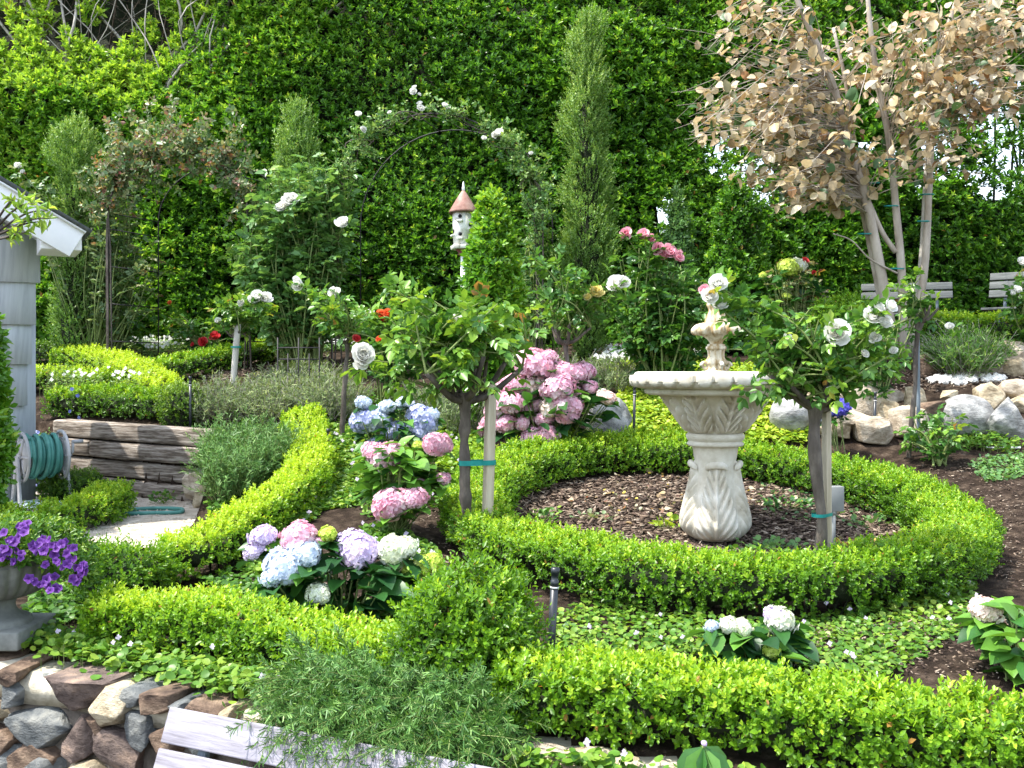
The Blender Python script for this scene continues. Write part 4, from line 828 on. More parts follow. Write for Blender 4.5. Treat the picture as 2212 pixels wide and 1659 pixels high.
    g=G(); lathe(g,spline(np.c_[[(.03,.932),(.034,.945),(.05,.962),(.078,.978),(.104,.990),(.116,1.008),(.112,1.026),(.094,1.036),(.07,1.034),(.05,1.028)],np.zeros(10)],48)[:,:2],cc,k=160,disp=shell); g.build('small_bowl',M['concst'],root,smooth=True)
    g=G(); lathe(g,spline(np.c_[[(.052,1.026),(.050,1.045),(.044,1.065),(.034,1.09),(.036,1.105),(.042,1.12),(.036,1.14),(.02,1.155),(.002,1.16)],np.zeros(9)],40)[:,:2],cc,k=72,disp=flute(9,.2)); g.build('finial',M['concst'],root,smooth=True)
fountain()

# ================================================================ grey urn with petunias
def urn():
    c=gp(-6,3.30); c[2]=-.89; root=thing('garden_urn','grey fluted stone urn standing on the end of the rock wall','urn',c)
    g=G(); box(g,c+[0,0,.025],(.27,.27,.06)); bevel(g.build('foot',M['urn'],root),.006)
    g=G(); lathe(g,spline(np.c_[[(.11,.055),(.105,.07),(.085,.08),(.062,.095),(.055,.115),(.062,.135),(.07,.14)],np.zeros(7)],30)[:,:2],c,k=48); g.build('stem',M['urn'],root,smooth=True)
    fl=lambda A,R,Z:(R+np.where((Z>.15)&(Z<.262),.009*np.abs(np.sin(A*14)),0),Z)
    g=G(); lathe(g,spline(np.c_[[(.05,.135),(.09,.142),(.135,.165),(.165,.2),(.180,.24),(.184,.262),(.182,.272),(.196,.282),(.200,.296),(.192,.304),(.175,.302),(.172,.28),(.10,.27),(.01,.27)],np.zeros(14)],110)[:,:2],c,k=224,disp=fl); g.build('bowl',M['urn'],root,smooth=True)
    # petunias growing in it
    pc=c+[.08,-.02,.29]; r=thing('petunia_plant','purple petunias spilling over the right side of the grey urn','flowers',pc)
    n=1300; d=rdir(n); d[:,2]=np.abs(d[:,2])*.9-.1; P=pc+d*np.array([.24,.17,.12])*rng.uniform(.5,1,(n,1))**.4; m=P[:,0]>pc[0]+.12; P[m,2]-=(P[m,0]-pc[0]-.12)*rng.uniform(.1,1.5,m.sum())
    g=G(); sprigs(g,T_leaf(.45,.1,.15),P,d+[0,0,.5],.022,m=6,length=.035,spread=1.1,tint=.45+rng.normal(0,.15,n)); g.build('foliage',M['viol'],r)
    g=G()
    for i in range(60): 
        k=rng.integers(n); tube(g,spline([pc-[0,0,.02],(pc+P[k])/2+[0,0,.05],P[k]],6),.003,4,cap=False)
    g.build('stems',M['cane'],r)
    q=np.arange(5)*2*pi/5; v=[[0,0,-.5]]
    for a in np.arange(15)*2*pi/15: rr=1+.13*math.cos(5*a); v.append([.22*math.cos(a),.22*math.sin(a),-.12])
    for a in np.arange(15)*2*pi/15: rr=1+.13*math.cos(5*a); v.append([rr*math.cos(a),rr*math.sin(a),.12*math.cos(10*a)])
    f1=np.array([[0,1+(i+1)%15,1+i] for i in range(15)]); f2=np.array([[1+i,1+(i+1)%15,16+(i+1)%15,16+i] for i in range(15)])
    mes=[]
    for s in range(3): 
        gg=G(); vv=np.array(v)+rng.normal(0,.06,(31,3)); gg.add(vv,[f1,f2],np.r_[.05,np.full(15,.15),rng.uniform(.3,1,15)]); mes.append(mesh_of(gg,'petunia_bloom',M['purple']))
    cand=P[(P[:,1]<pc[1]+.05)]; 
    fl_=[(8,1150),(18,1168),(8,1185),(45,1138),(52,1150),(70,1178),(85,1172),(95,1180),(105,1165),(112,1178),(122,1185),(132,1175),(92,1192),(78,1190),(140,1195),(150,1208),(172,1228),(180,1218),(178,1238),(165,1258),(155,1250),(118,1245),(100,1252),(88,1262),(75,1256),(128,1270),(108,1275),(20,1200),(35,1190),(28,1212),(5,1205),(45,1205),(150,1185),(60,1140),(38,1160),(125,1215),(135,1225),(95,1215)]
    fl_+=[(x+rng.normal(0,9),y+rng.normal(0,7)) for x,y in fl_[:38]]
    for i,(x,y) in enumerate(fl_):
        D=3.10+rng.normal(0,.02); inst(mes[i%3],'petunia_bloom',r,W(x,y,D),.0135*rng.uniform(.8,1.15),tilt=(rng.normal(0,.5),-1,rng.uniform(0,.8)))
urn()

# ================================================================ birdhouse on its post
def birdhouse():
    D=6.75; b=gp(1002,D); root=thing('birdhouse','weathered white hexagonal birdhouse with rusty cone roof on a white post','birdhouse',b)
    k=D/FX; X=W(1001,0,D)[0]; z=lambda py:(HY-py)*k; cc=np.array([X,D,0])
    g=G(); tube(g,[[X,D,b[2]-.02],[X+.0,D,z(549)]],.019,12); g.build('post',M['whitep'],root,smooth=True)
    g=G(); lathe(g,[(.0,z(552)),(.035,z(552)),(.04,z(549)),(.03,z(547)),(.045,z(543)),(.055,z(538)),(.05,z(536)),(0,z(536))],cc,k=20); g.build('bracket',M['bhred'],root)
    ph=-pi/2-.30-pi/6+pi/6
    def hexa(r0,z0,r1,z1,g):
        a=np.arange(6)/6*2*pi-pi/2-.28+pi/6; v=np.vstack([np.c_[X+r0*np.cos(a),D+r0*np.sin(a),np.full(6,z0)],np.c_[X+r1*np.cos(a),D+r1*np.sin(a),np.full(6,z1)]])
        g.add(v,[np.array([[i,(i+1)%6,6+(i+1)%6,6+i] for i in range(6)]),np.array([[5,4,3,2,1,0],[6,7,8,9,10,11]])])
    g=G(); hexa(.090,z(539),.094,z(531),g); bevel(g.build('base_board',M['bhwall'],root),.002)
    g=G(); hexa(.072,z(531),.080,z(455),g); g.build('house_body',M['bhwall'],root)
    g=G(); lathe(g,[(.0,z(458)),(.085,z(457)),(.101,z(461)),(.097,z(456)),(.055,z(434)),(.028,z(420)),(.010,z(412)),(0,z(411))],cc,k=12); g.build('roof',M['bhroof'],root)
    g=G(); lathe(g,[(.0,z(413)),(.011,z(412)),(.010,z(405)),(.004,z(394)),(0,z(391))],cc,k=12); g.build('finial',M['whitep'],root,smooth=True)
    for face,zz in ((0,z(470)),(0,z(508)),(1,z(487)),(-1,z(500))):
        a=-pi/2-.28+face*pi/3; R=np.array([math.cos(a),math.sin(a),0]); T=np.array([-math.sin(a),math.cos(a),0]); ap=.0665 if zz<z(490) else .0685
        p=cc+R*(ap-.002)+[0,0,zz]; g=G(); s=np.arange(16)/16*2*pi; r_=.014
        v=np.vstack([p+R*.006+T*r_*np.cos(q)+np.array([0,0,1])*r_*np.sin(q) for q in s]+[p+R*.0055+T*r_*.8*np.cos(q)+np.array([0,0,1])*r_*.8*np.sin(q) for q in s])
        tube(g,[p,p+R*.0062],[.0125,.0125],16); g.build('entrance_hole',M['hole'],root)
        g=G(); box(g,p+R*.012-[0,0,.030],(.02,.044,.010),np.stack([R,T,[0,0,1]],1)); box(g,p+R*.004-[0,0,.038],(.01,.03,.01),np.stack([R,T,[0,0,1]],1)); bevel(g.build('perch',M['bhwall'],root),.002)
birdhouse()

# ================================================================ house corner
def house():
    # gable wall seen at a slight angle; corner on the right, the rest runs out of the picture to the left
    D=5.75; k=D/FX; X=(86-CX)*k; z=lambda py:(HY-py)*k; b=np.array([X,D,PATIO_Z]); root=thing('house','pale grey blue shingled house corner with white eaves at the left edge','house',b)
    u=unit(np.array([-1,-.55,0.])); n=np.array([u[1],-u[0],0]);  n=n if n[1]<0 else -n
    inn=-n
    Lw=3.2
    g=G(); # backing wall (front) and side wall
    c=b+u*Lw/2+inn*.1+[0,0,1.15-.55]; box(g,b+u*(Lw/2+.02)+inn*.42+[0,0,.72],(Lw,.8,1.46),np.stack([u,inn,[0,0,1]],1)); g.build('wall',M['shingle'],root)
    # courses of shingles, each flaring out over the one below
    rows=[(-60,505,612),(0,612,702),(0,702,787),(0,787,875),(0,875,958),(0,958,1040),(0,1040,1110)]
    xr=[0,.012,-.008,.0,-.02,-.03,-.03]
    g=G()
    for i,(_,yt,yb) in enumerate(rows):
        zt,zb=z(yt),z(yb); s=-.022*i+.0; p=0.0; x0=-s
        while p<Lw:
            wd=rng.uniform(.13,.26) if p>0 else .24; jz=rng.uniform(-.001,.001); e=min(p+wd,Lw)
            A=b*[1,1,0]+u*(x0*0+.022*i+p if p==0 else .022*i*0+p); Bq=b*[1,1,0]+u*(e-.002)
            v=[A+n*.012+[0,0,zt+.01],Bq+n*.012+[0,0,zt+.01],Bq+n*.046+[0,0,zb+jz],A+n*.046+[0,0,zb+jz],
               A-n*.0+[0,0,zt+.01],Bq-n*.0+[0,0,zt+.01],Bq+n*.0+[0,0,zb+jz],A+n*.0+[0,0,zb+jz]]
            g.add(np.array(v),np.array([[0,3,2,1],[3,7,6,2],[0,4,7,3],[1,2,6,5]])); p=e
    g.build('shingles',M['shingle'],root)
    # white frieze board and fascia following the roof slope
    g=G(); box(g,b*[1,1,0]+u*.9+n*.02+[0,0,z(500)],(1.9,.05,.05),np.stack([u,inn,[0,0,1]],1)); box(g,b*[1,1,0]+u*.9+n*.035+[0,0,z(486)],(1.95,.08,.02),np.stack([u,inn,[0,0,1]],1)); g.build('frieze',M['shingle'],root)
    Df=5.35; e0=W(172,520,Df); e1=None; s=unit(np.array([u[0],u[1],.57])); e1=e0+s*1.5; Hn=inn; L=np.linalg.norm(e1-e0); up=unit(np.cross(s,Hn)); up=up if up[2]>0 else -up
    R=np.stack([s,Hn,up],1)
    g=G(); box(g,(e0+e1)/2+up*-.02,(L,.03,.165),R); o=g.build('rake_board',M['whitep'],root); bevel(o,.003)
    g=G(); box(g,e0+s*.10+Hn*.20-[0,0,.035],(.20,.36,.13),np.stack([-u,Hn,[0,0,1]],1)); bevel(g.build('eave_return',M['whitep'],root),.003)
    g=G(); box(g,(e0+e1)/2+up*.052+[0,-.004,0],(L+.01,.05,.012),R); g.build('drip_edge',M['whitep'],root)
    g=G(); box(g,(e0+e1)/2+up*.070+Hn*.52-s*.01,(L+.03,1.1,.022),R); g.build('roof',M['roofd'],root)
    g=G(); box(g,(e0+e1)/2+up*-.05+Hn*.21+s*.03,(L-.08,.40,.02),R); g.build('soffit',M['whitep'],root)
house()

# ================================================================ sleepers (old railway ties) making the step wall
def sleepers():
    a=np.array([-3.08,6.72]); e=np.array([-1.86,6.10]); d=(e-a)/np.linalg.norm(e-a); nn=np.array([d[1],-d[0]]); nn=nn if nn[1]<0 else -nn; L=np.linalg.norm(e-a); th=.108
    rows=[[(-.02,L+.02)],[(-.1,.34),(.345,L-.0)],[(-.1,L-.03)],[(-.1,.5),(.505,L-.09)]]
    labs=[['top weathered sleeper with a big knot at its right end'],['short sleeper in the second course, behind the hose reel','long smooth dark sleeper in the second course with small nail holes'],['third sleeper down, cracked and rough, sitting above the lowest course'],['lowest sleeper at the left, mostly hidden by the ball bush','lowest sleeper standing on the gravel beside the cream rocks']]
    for i,row in enumerate(rows):
        for j,(s0,s1) in enumerate(row):
            zc=-.335-.118*i-.055; off=(-.0,.012,-.006,.016)[i]; 
            n=60; m=7; u=np.linspace(s0,s1,n); g=G(); tl=-.028*(u-0)/L if i==0 else -.028*u/L
            # rounded, slightly warped beam section
            sec=[]; 
            for q in np.linspace(0,2*pi,25)[:-1]: 
                cx,cz=math.cos(q),math.sin(q); sec.append((np.sign(cx)*abs(cx)**.28*.075,np.sign(cz)*abs(cz)**.28*th/2))
            sec=np.array(sec); k=len(sec); V=[]
            for uu,t in zip(u,tl):
                c=np.array([*(a+d*uu+nn*(off-.06)),zc+t]); P=c+np.outer(sec[:,0],[nn[0],nn[1],0])+np.outer(sec[:,1],[0,0,1])
                w_=1-.12*math.exp(-min(uu-s0,s1-uu)/.01)
                P=c+(P-c)*w_; dd=nz(P*[3,3,14],1.6,80+i*3+j)*.006+nz(P*[4,4,40],2.0,81+i*3+j)*.003
                P+=np.outer(dd,[nn[0],nn[1],0])+np.outer(nz(P*[5,5,1],1.3,82+i)*.004,[0,0,1]); V.append(P)
            V=np.array(V).reshape(-1,3); ii=np.arange(n-1)[:,None]*k; jj=np.arange(k)[None]; j2=(jj+1)%k
            g.add(V,[np.stack([ii+jj,ii+j2,ii+k+j2,ii+k+jj],-1).reshape(-1,4),np.array([list(range(k))[::-1]]),np.array([[(n-1)*k+q for q in range(k)]])])
            base=np.array([*(a+d*(s0+s1)/2),zc-th/2]); ang=math.atan2(d[1],d[0])
            o=g.build('timber_sleeper',M['sleeper'],base=base,smooth=True); tag(o,labs[i][j],'sleeper','sleepers stacked as the step wall')
            me=o.data; co=np.zeros(len(me.vertices)*3,np.float32); me.vertices.foreach_get('co',co); co=co.reshape(-1,3); ca,sa=math.cos(-ang),math.sin(-ang)
            co=np.stack([co[:,0]*ca-co[:,1]*sa,co[:,0]*sa+co[:,1]*ca,co[:,2]],1).astype(np.float32); me.vertices.foreach_set('co',co.ravel()); o.rotation_euler=(0,0,ang)
sleepers()

# ================================================================ hose reel
def reel():
    c=W(90,985,5.58); root=thing('hose_reel','grey plastic hose reel wound with teal hose beside the house corner','hose reel',(c[0],c[1],PATIO_Z))
    ax=unit(np.array([1,.9,.02])); U=unit(np.cross(ax,[0,0,1])); V=np.cross(U,ax); k=5.6/FX; half=.105
    for s in (-1,1):
        p=c+ax*half*s; g=G(); a=np.linspace(0,2*pi,41); R=.135
        ringp=np.array([p+R*(math.cos(q)*U+math.sin(q)*V) for q in a]); tube(g,ringp,.009,8,cap=False); tube(g,[p+.098*(math.cos(q)*U+math.sin(q)*V) for q in a],.005,6,cap=False)
        for q in np.arange(6)*pi/3: tube(g,[p,p+R*(math.cos(q)*U+math.sin(q)*V)],.009,6)
        # web between hub and rim
        v=[p+r_*(math.cos(q)*U+math.sin(q)*V)+ax*t for t in (-.003,.003) for r_ in (.03,.1) for q in a[:-1]]; n=40
        f=[[i,(i+1)%n,n+(i+1)%n,n+i] for i in range(n)]+[[2*n+i,3*n+i,3*n+(i+1)%n,2*n+(i+1)%n] for i in range(n)]+[[n+i,n+(i+1)%n,3*n+(i+1)%n,3*n+i] for i in range(n)]; g.add(np.array(v),np.array(f))
        g.build('flange',M['reel'],root,smooth=True)
    g=G(); tube(g,[c-ax*half,c+ax*half],.06,20); g.build('drum',M['reel'],root)
    g=G(); t=np.linspace(0,1,460); turns=9.5; r=.098+.010*np.sin(t*13)+.004*np.sin(t*51); a=t*2*pi*turns
    off=-half+.02+(2*half-.04)*t+.006*np.sin(a*.5); P=c+ax*off[:,None]+r[:,None]*(np.cos(a)[:,None]*U+np.sin(a)[:,None]*V); tube(g,P,.0115,8)
    t=np.linspace(0,1,170); a=t*2*pi*3.3+1; off=-half*.8+half*1.5*t; r=.118+.004*np.sin(t*30); P=c+ax*off[:,None]+r[:,None]*(np.cos(a)[:,None]*U+np.sin(a)[:,None]*V); tube(g,P,.0115,8)
    g.build('hose_coil',M['hose'],root,smooth=True)
    g=G()
    for s in (-1,1):
        p=c+ax*(half+.022)*s
        for q in (-1,1):
            f=np.array([p[0]+ax[0]*.01*s+U[0]*.09*q,p[1]+U[1]*.09*q,PATIO_Z+.01]); 
            z=unit(p-f); R=axes(np.cross(z,ax),ax); R=np.stack([np.cross(ax,z),ax,z],1); R=np.stack([unit(R[:,0]),unit(R[:,1]),z],1); box(g,(p+f)/2,(.034,.016,np.linalg.norm(p-f)),R)
    o=g.build('legs',M['reel'],root); bevel(o,.004)
    g=G(); R=np.stack([unit(ax*[1,1,0]),unit(U*[1,1,0]),[0,0,1]],1); box(g,(c[0],c[1]-.05,PATIO_Z+.045),(.27,.26,.07),R)
    for q in range(5): box(g,np.array([c[0],c[1]-.05,PATIO_Z+.084])+R[:,1]*(-.1+.05*q),(.25,.02,.012),R)
    bevel(g.build('base_box',M['reelb'],root),.004)
    g=G(); p=c+ax*(half+.03); tube(g,spline([p,p+ax*.03,p+ax*.035+V*.07],6),.008,8); tube(g,[p+ax*.03+V*.07,p+ax*.09+V*.07],.011,8); g.build('crank_handle',M['reel'],root)
    # loose hose loop lying on the gravel
    q=[(225,1098),(270,1101),(330,1098),(385,1099),(395,1103),(385,1107),(330,1108),(270,1110),(225,1112)]; P=[]
    for x,y in q: 
        D=-(PATIO_Z+.022)/((y-HY)/FX); P.append([(x-CX)/FX*D,D,PATIO_Z+.022])
    g=G(); tube(g,spline(P,50),.0115,8); o=g.build('garden_hose',M['hose'],smooth=True,base=np.array(P[4])); tag(o,'loop of teal garden hose lying on the pale gravel patio','hose')
reel()

# ================================================================ path lights and small fittings
def spike(label,px0,px1,ybot,ytop,D,r,ring=True,group='black path light posts'):
    b=gp(px0,D); t=W(px1,ytop,D); 
    if ybot: b[2]=min(b[2],W(px0,ybot,D)[2]); 
    root=thing('path_light',label,'path light',b,group); ax=unit(t-b); L=np.linalg.norm(t-b); g=G(); tube(g,[b-ax*.03,t-ax*.062],r,14); g.build('post',M['black'],root,smooth=False)
    g=G(); tube(g,[t-ax*.062,t-ax*.057],[r*1.12,r*1.12],14); g.build('bright_ring',M['chrome'],root)
    g=G(); tube(g,[t-ax*.057,t-ax*.04,t-ax*.039,t-ax*.022,t-ax*.021,t-ax*.003],[r*1.05,r*1.05,r*.9,r*.9,r*1.08,r*1.15],14); g.build('lamp_head',M['black'],root)
    return root
spike('tall black path light post just right of the big loose box bush',1186,1200,None,1224,2.86,.0115)
spike('black path light in front of the low hedge near the petunias',156,157,None,1127,4.45,.012)
spike('short black path light at the left end of the fountain bowl',1369,1371,None,832,6.3,.009)
spike('black path light standing before the stone edging on the right',1888,1891,None,845,6.35,.009)
spike('thin black path light behind the round end of the sleeper hedge',411,411,None,812,6.5,.009)
spike('small black path light beside the top of the curving hedge',708,709,None,925,5.7,.010)
def gbox():
    D=4.35; b=gp(1797,D); root=thing('junction_box','small grey electrical box on a pipe inside the fountain ring','electrical box',b); g=G(); k=D/FX
    tube(g,[b-[0,0,.02],W(1797,1100,D)],.016,14); g.build('conduit',M['greybox'],root)
    g=G(); R=axes([1,.15,0],[-.15,1,0]); box(g,W(1801,1077,D),(38*k,.045,54*k),R); bevel(g.build('box_body',M['greybox'],root),.003)
    g=G(); tube(g,[W(1797,1101,D),W(1797,1112,D)],.021,14); g.build('pipe_collar',M['greybox'],root)
gbox()
def wirecage():
    b=gp(645,6.9); root=thing('plant_support','low black iron plant support between two slim rose trees','plant support',b)
    xs=[600,622,645,668,690]; top=W(645,748,6.9)[2]
    for i,x in enumerate(xs):
        g=G(); p=gp(x,6.9+.0); tube(g,[p,[p[0],p[1],top+(.06 if i%2==0 else -.05)]],.005,6); g.build('upright',M['iron'],root)
    for z in (top-.01,top-.09):
        g=G(); tube(g,[[gp(600,6.9)[0],6.9,z],[gp(690,6.9)[0],6.9,z]],.0045,6); g.build('rail',M['iron'],root)
wirecage()

# ================================================================ benches
def bench(name,label,p0,p1,zb,zt,tilt,nback,slw,group=None,seatz=None,mat='benchw'):
    """p0,p1: ends of the back rest top edge (x,y); tilt = how far the back leans away per unit height; sits towards the camera"""
    p0=np.array(p0);p1=np.array(p1); u=unit(np.array([p1[0]-p0[0],p1[1]-p0[1],0])); n=np.array([u[1],-u[0],0]); n=n if n[1]<0 else -n
    L=np.linalg.norm(p1-p0); c=(p0+p1)/2; base=np.array([c[0],c[1],zb]); root=thing(name,label,'bench',base,group); H=zt-zb; sz=seatz or zb+H*.50
    v=unit(np.array([0,0,1])-n*tilt*1.0); w_=np.cross(u,v)
    R=np.stack([u,w_,v],1); top=np.array([c[0],c[1],zt])
    for i in range(nback):
        g=G(); box(g,top-v*(slw/2+i*(slw+.014)),(L,.020,slw),R); bevel(g.build('back_slat',M[mat],root),.004,3)
    fr=top-v*((zt-sz)/v[2])
    for i in range(4):
        g=G(); box(g,fr+n*(.05+i*(slw*.95+.012))+[0,0,.0],(L,slw*.95,.020),np.stack([u,n,[0,0,1]],1)); bevel(g.build('seat_slat',M[mat],root),.004,3)
    for s in (-1,1):
        a=u*(L/2-.12)*s; g=G(); q=fr+a; back=top+a-v*.02
        f=lambda P,Q,wd=.022:(lambda z:box(g,(P+Q)/2,(wd,wd,np.linalg.norm(Q-P)+wd*.5),np.stack([unit(np.cross(z,np.cross(u,z)+1e-6)),unit(np.cross(u,z)),z],1)))(unit(Q-P))
        f(back-w_*.024,q-w_*.024-[0,0,.02]); f(q-w_*.024-[0,0,.02],q+n*(slw*4)-[0,0,.02]); f(q+[0,0,-.02]-n*.01,np.array([q[0],q[1],zb])-n*.06); f(q+n*(slw*3.9)-[0,0,.02],np.array([*(q+n*slw*4.1)[:2],zb]))
        g.build('leg_frame',M['metal'],root)
    return root
bench('garden_bench','silvered slat bench cut off by the bottom edge, backed against the rock wall',(-.888,2.60),(.30,2.04),-1.5,-.879,.42,3,.088)
bench('garden_bench','shade-darkened grey slat bench half hidden behind the leaning tree trunks',(( 1860-CX)/FX*8.5,8.5),((2057-CX)/FX*8.3,8.3),.18,(HY-612)/FX*8.4,.25,2,.062,mat='benchshade')
bench('garden_bench','shade-darkened grey slat bench at the far right edge in front of the tall hedge',((2152-CX)/FX*8.25,8.35),((2420-CX)/FX*7.9,7.75),.18,(HY-590)/FX*8.3,.30,3,.062,mat='benchshade')

# ================================================================ stones
def rock_geo(seed,ang=.55,pts=16,boulder=False):
    bm=bmesh.new(); r=np.random.default_rng(seed)
    if boulder:
        bmesh.ops.create_icosphere(bm,subdivisions=4,radius=.5)
        for v in bm.verts: 
            p=np.array(v.co); k=1+.10*float(nz(p[None]*3,1,seed+200)[0])+.04*float(nz(p[None]*8,1,seed+201)[0])
            for d,o in _planes(seed,3): 
                e=p@d-o; 
                if e>0: p=p-d*e*.85
            v.co=Vector(p*k)
    else:
        P=r.normal(size=(pts,3)); P/=np.linalg.norm(P,axis=1,keepdims=True); P*=.5*r.uniform(.85,1.1,(pts,1)); P=np.sign(P)*np.abs(P*2)**.72/2
        for p in P: bm.verts.new(p)
        res=bmesh.ops.convex_hull(bm,input=bm.verts); 
        for e in [v for v in bm.verts if not v.link_faces]: bm.verts.remove(e)
        bmesh.ops.dissolve_limit(bm,angle_limit=.3,verts=bm.verts,edges=bm.edges)
        bmesh.ops.bevel(bm,geom=list(bm.edges),offset=.022,segments=2,profile=.6,affect='EDGES')
        bmesh.ops.triangulate(bm,faces=bm.faces); 
        bmesh.ops.subdivide_edges(bm,edges=[e for e in bm.edges if e.calc_length()>.09],cuts=4,use_grid_fill=True); bmesh.ops.triangulate(bm,faces=bm.faces)
        for v in bm.verts:
            p=np.array(v.co)[None]; v.co=Vector(np.array(v.co)*(1+.05*float(nz(p,7,seed+210)[0])+.03*float(nz(p,17,seed+211)[0])+.016*float(nz(p,41,seed+212)[0])))
    bm.verts.ensure_lookup_table(); v=np.array([list(x.co) for x in bm.verts]); f=[[x.index for x in q.verts] for q in bm.faces]; bm.free()
    v-= (v.max(0)+v.min(0))/2; v/=(v.max(0)-v.min(0)); t=[q for q in f if len(q)==3]; q4=[q for q in f if len(q)==4]; o=[q for q in f if len(q)>4]
    fs=[np.array(t)] if t else []
    if q4: fs.append(np.array(q4))
    for q in o: fs.append(np.array([q]))
    return v,fs
def _planes(seed,n):
    r=np.random.default_rng(seed+5); out=[]
    for _ in range(n): d=r.normal(size=3); d/=np.linalg.norm(d); out.append((d,r.uniform(.3,.42)))
    return out
def rock(name,label,c,size,mat,seed,rot=0,parent=None,frame=None,boulder=False,cat='rock',group=None,roll=0,clip=None):
    v,fs=rock_geo(seed,boulder=boulder,pts=18 if seed%2 else 14); v=v*size; v[:,0]*=1.0
    ca,sa=math.cos(roll),math.sin(roll); v=np.stack([v[:,0]*ca-v[:,2]*sa,v[:,1],v[:,0]*sa+v[:,2]*ca],1)
    if frame is not None: v=v@np.asarray(frame).T
    else: ca,sa=math.cos(rot),math.sin(rot); v=np.stack([v[:,0]*ca-v[:,1]*sa,v[:,0]*sa+v[:,1]*ca,v[:,2]],1)
    v=v+c
    if clip is not None: v=clip(v)
    g=G(); g.add(v,fs); o=g.build(name,M[mat],parent,smooth=boulder,base=None if parent is not None else np.asarray(c))
    if parent is None: tag(o,label,cat,group)
    return o
def retaining_wall():
    P0=np.array([-1.616,3.14]); u=np.array([.9096,-.4155,0]); n=np.array([-.4155,-.9096,0]); base=np.array([P0[0],P0[1],-1.5]); root=thing('stone_retaining_wall','brown and grey rock retaining wall below the front box hedges','retaining wall',base)
    R=np.stack([u,-n,[0,0,1]],1)
    g=G(); a0=np.array([P0[0],P0[1],0])-u*1.6; L=5.2; box(g,a0+u*L/2-n*.085+[0,0,-1.225],(L,.20,.55),R); g.build('mortar_joints',M['mortard'],root)
    # the pale mortar cap, uneven slabs
    g=G(); nx_,ny_=160,8; U=np.linspace(1.0,5.2,nx_); Vv=np.linspace(-.19,.03,ny_); UU,VV=np.meshgrid(U,Vv,indexing='ij'); P=a0+UU[...,None]*u+VV[...,None]*n
    zt=-.925+.010*nz(P.reshape(-1,3),6,90).reshape(UU.shape)+.005*nz(P.reshape(-1,3),18,91).reshape(UU.shape); ed=np.clip((VV-.01)/.02,0,1)**2*.03; P[...,2]=zt-ed; P2=P.copy(); P2[...,2]-=.06
    idx=np.arange(nx_*ny_).reshape(nx_,ny_); q=lambda I:np.stack([I[:-1,:-1],I[1:,:-1],I[1:,1:],I[:-1,1:]],-1).reshape(-1,4); g.add(np.vstack([P.reshape(-1,3),P2.reshape(-1,3)]),[q(idx),q(idx+nx_*ny_)[:,::-1],np.stack([idx[:-1,-1],idx[1:,-1],idx[1:,-1]+nx_*ny_,idx[:-1,-1]+nx_*ny_],-1)]); g.build('mortar_cap',M['mortar'],root)
    def onwall(px,py,out=0):
        d=np.array([(px-CX)/FX,1,(HY-py)/FX]); q=np.array([P0[0],P0[1],0])+n*out; t=(q@n)/(d@n); return d*t,t
    def clip(v):      # dressed fronts in one plane, tops level with the wall
        z0=-.912+.006*nz(v,9,97); v=v.copy(); v[:,2]=np.minimum(v[:,2],z0+.12*np.clip(v[:,2]-z0,0,.1)); dd=(v-[P0[0],P0[1],0])@n; lim=.055+.012*nz(v,11,98); ex=np.clip(dd-lim,0,1); v-=np.outer(ex*.8,n); return v
    S=[(152,1478,150,105,'rpurp',.13),(28,1450,80,44,'rbrown',.05),(40,1492,56,50,'rgrey',.03),(12,1535,50,56,'rtan',.0),(97,1568,152,86,'rgrey',.02),(25,1610,70,74,'rbrown',.02),(188,1588,84,82,'rpurp',.03),(96,1636,130,70,'rbrown',.02),(240,1518,84,88,'rtan',.10),(272,1622,104,88,'rpurp',.02),(312,1566,76,62,'rgrey',.02),(350,1510,76,50,'rbrown',.05),(394,1528,62,30,'rgrey',.05),(448,1532,86,40,'rbrown',.05),(500,1542,40,32,'rtan',.04),(300,1500,50,34,'rgrey',.03),(195,1650,60,40,'rgrey',.0),(232,1562,44,40,'rbrown',.0),(-50,1460,90,60,'rbrown',.04),(-60,1540,100,80,'rgrey',.02),(-50,1630,90,80,'rpurp',.02),(380,1590,70,60,'rbrown',.02),(450,1600,80,60,'rgrey',.02),(540,1580,70,50,'rtan',.02),
     (1160,1652,130,44,'rcream',.05),(1290,1662,150,44,'rtan',.05),(1060,1662,90,50,'rcream',.04),(960,1640,110,40,'rbrown',.03),(850,1620,100,40,'rgrey',.03),(740,1600,100,40,'rpurp',.03),(640,1580,100,40,'rtan',.03),(1400,1690,110,50,'rcream',.04)]
    for i,(x,y,w_,h_,m,out) in enumerate(S):
        p,t=onwall(x,y,out*.5); k=t/FX; tp=y-h_/2<1530; rock('wall_stone',None,p-n*(.05 if tp else 0),(w_*k*1.24,(.26 if tp else .18)+out,h_*k*1.22),m,300+i,parent=root,frame=R,roll=rng.normal(0,.12),clip=clip)
    # the courses below, down to the lower path
    i=0; z=-1.22; 
    while z>-1.5:
        a=rng.uniform(-.2,0)
        while a<4.9:
            w_=rng.uniform(.14,.26); p=a0+u*(a+w_/2)+n*.01; rock('wall_stone',None,np.array([p[0],p[1],z]),(w_*1.02,.17,.15),['rbrown','rgrey','rpurp','rtan'][rng.integers(4)],400+i%17,parent=root,frame=R,roll=rng.normal(0,.1)); a+=w_; i+=1
            if i>46: break
        z-=.135
retaining_wall()
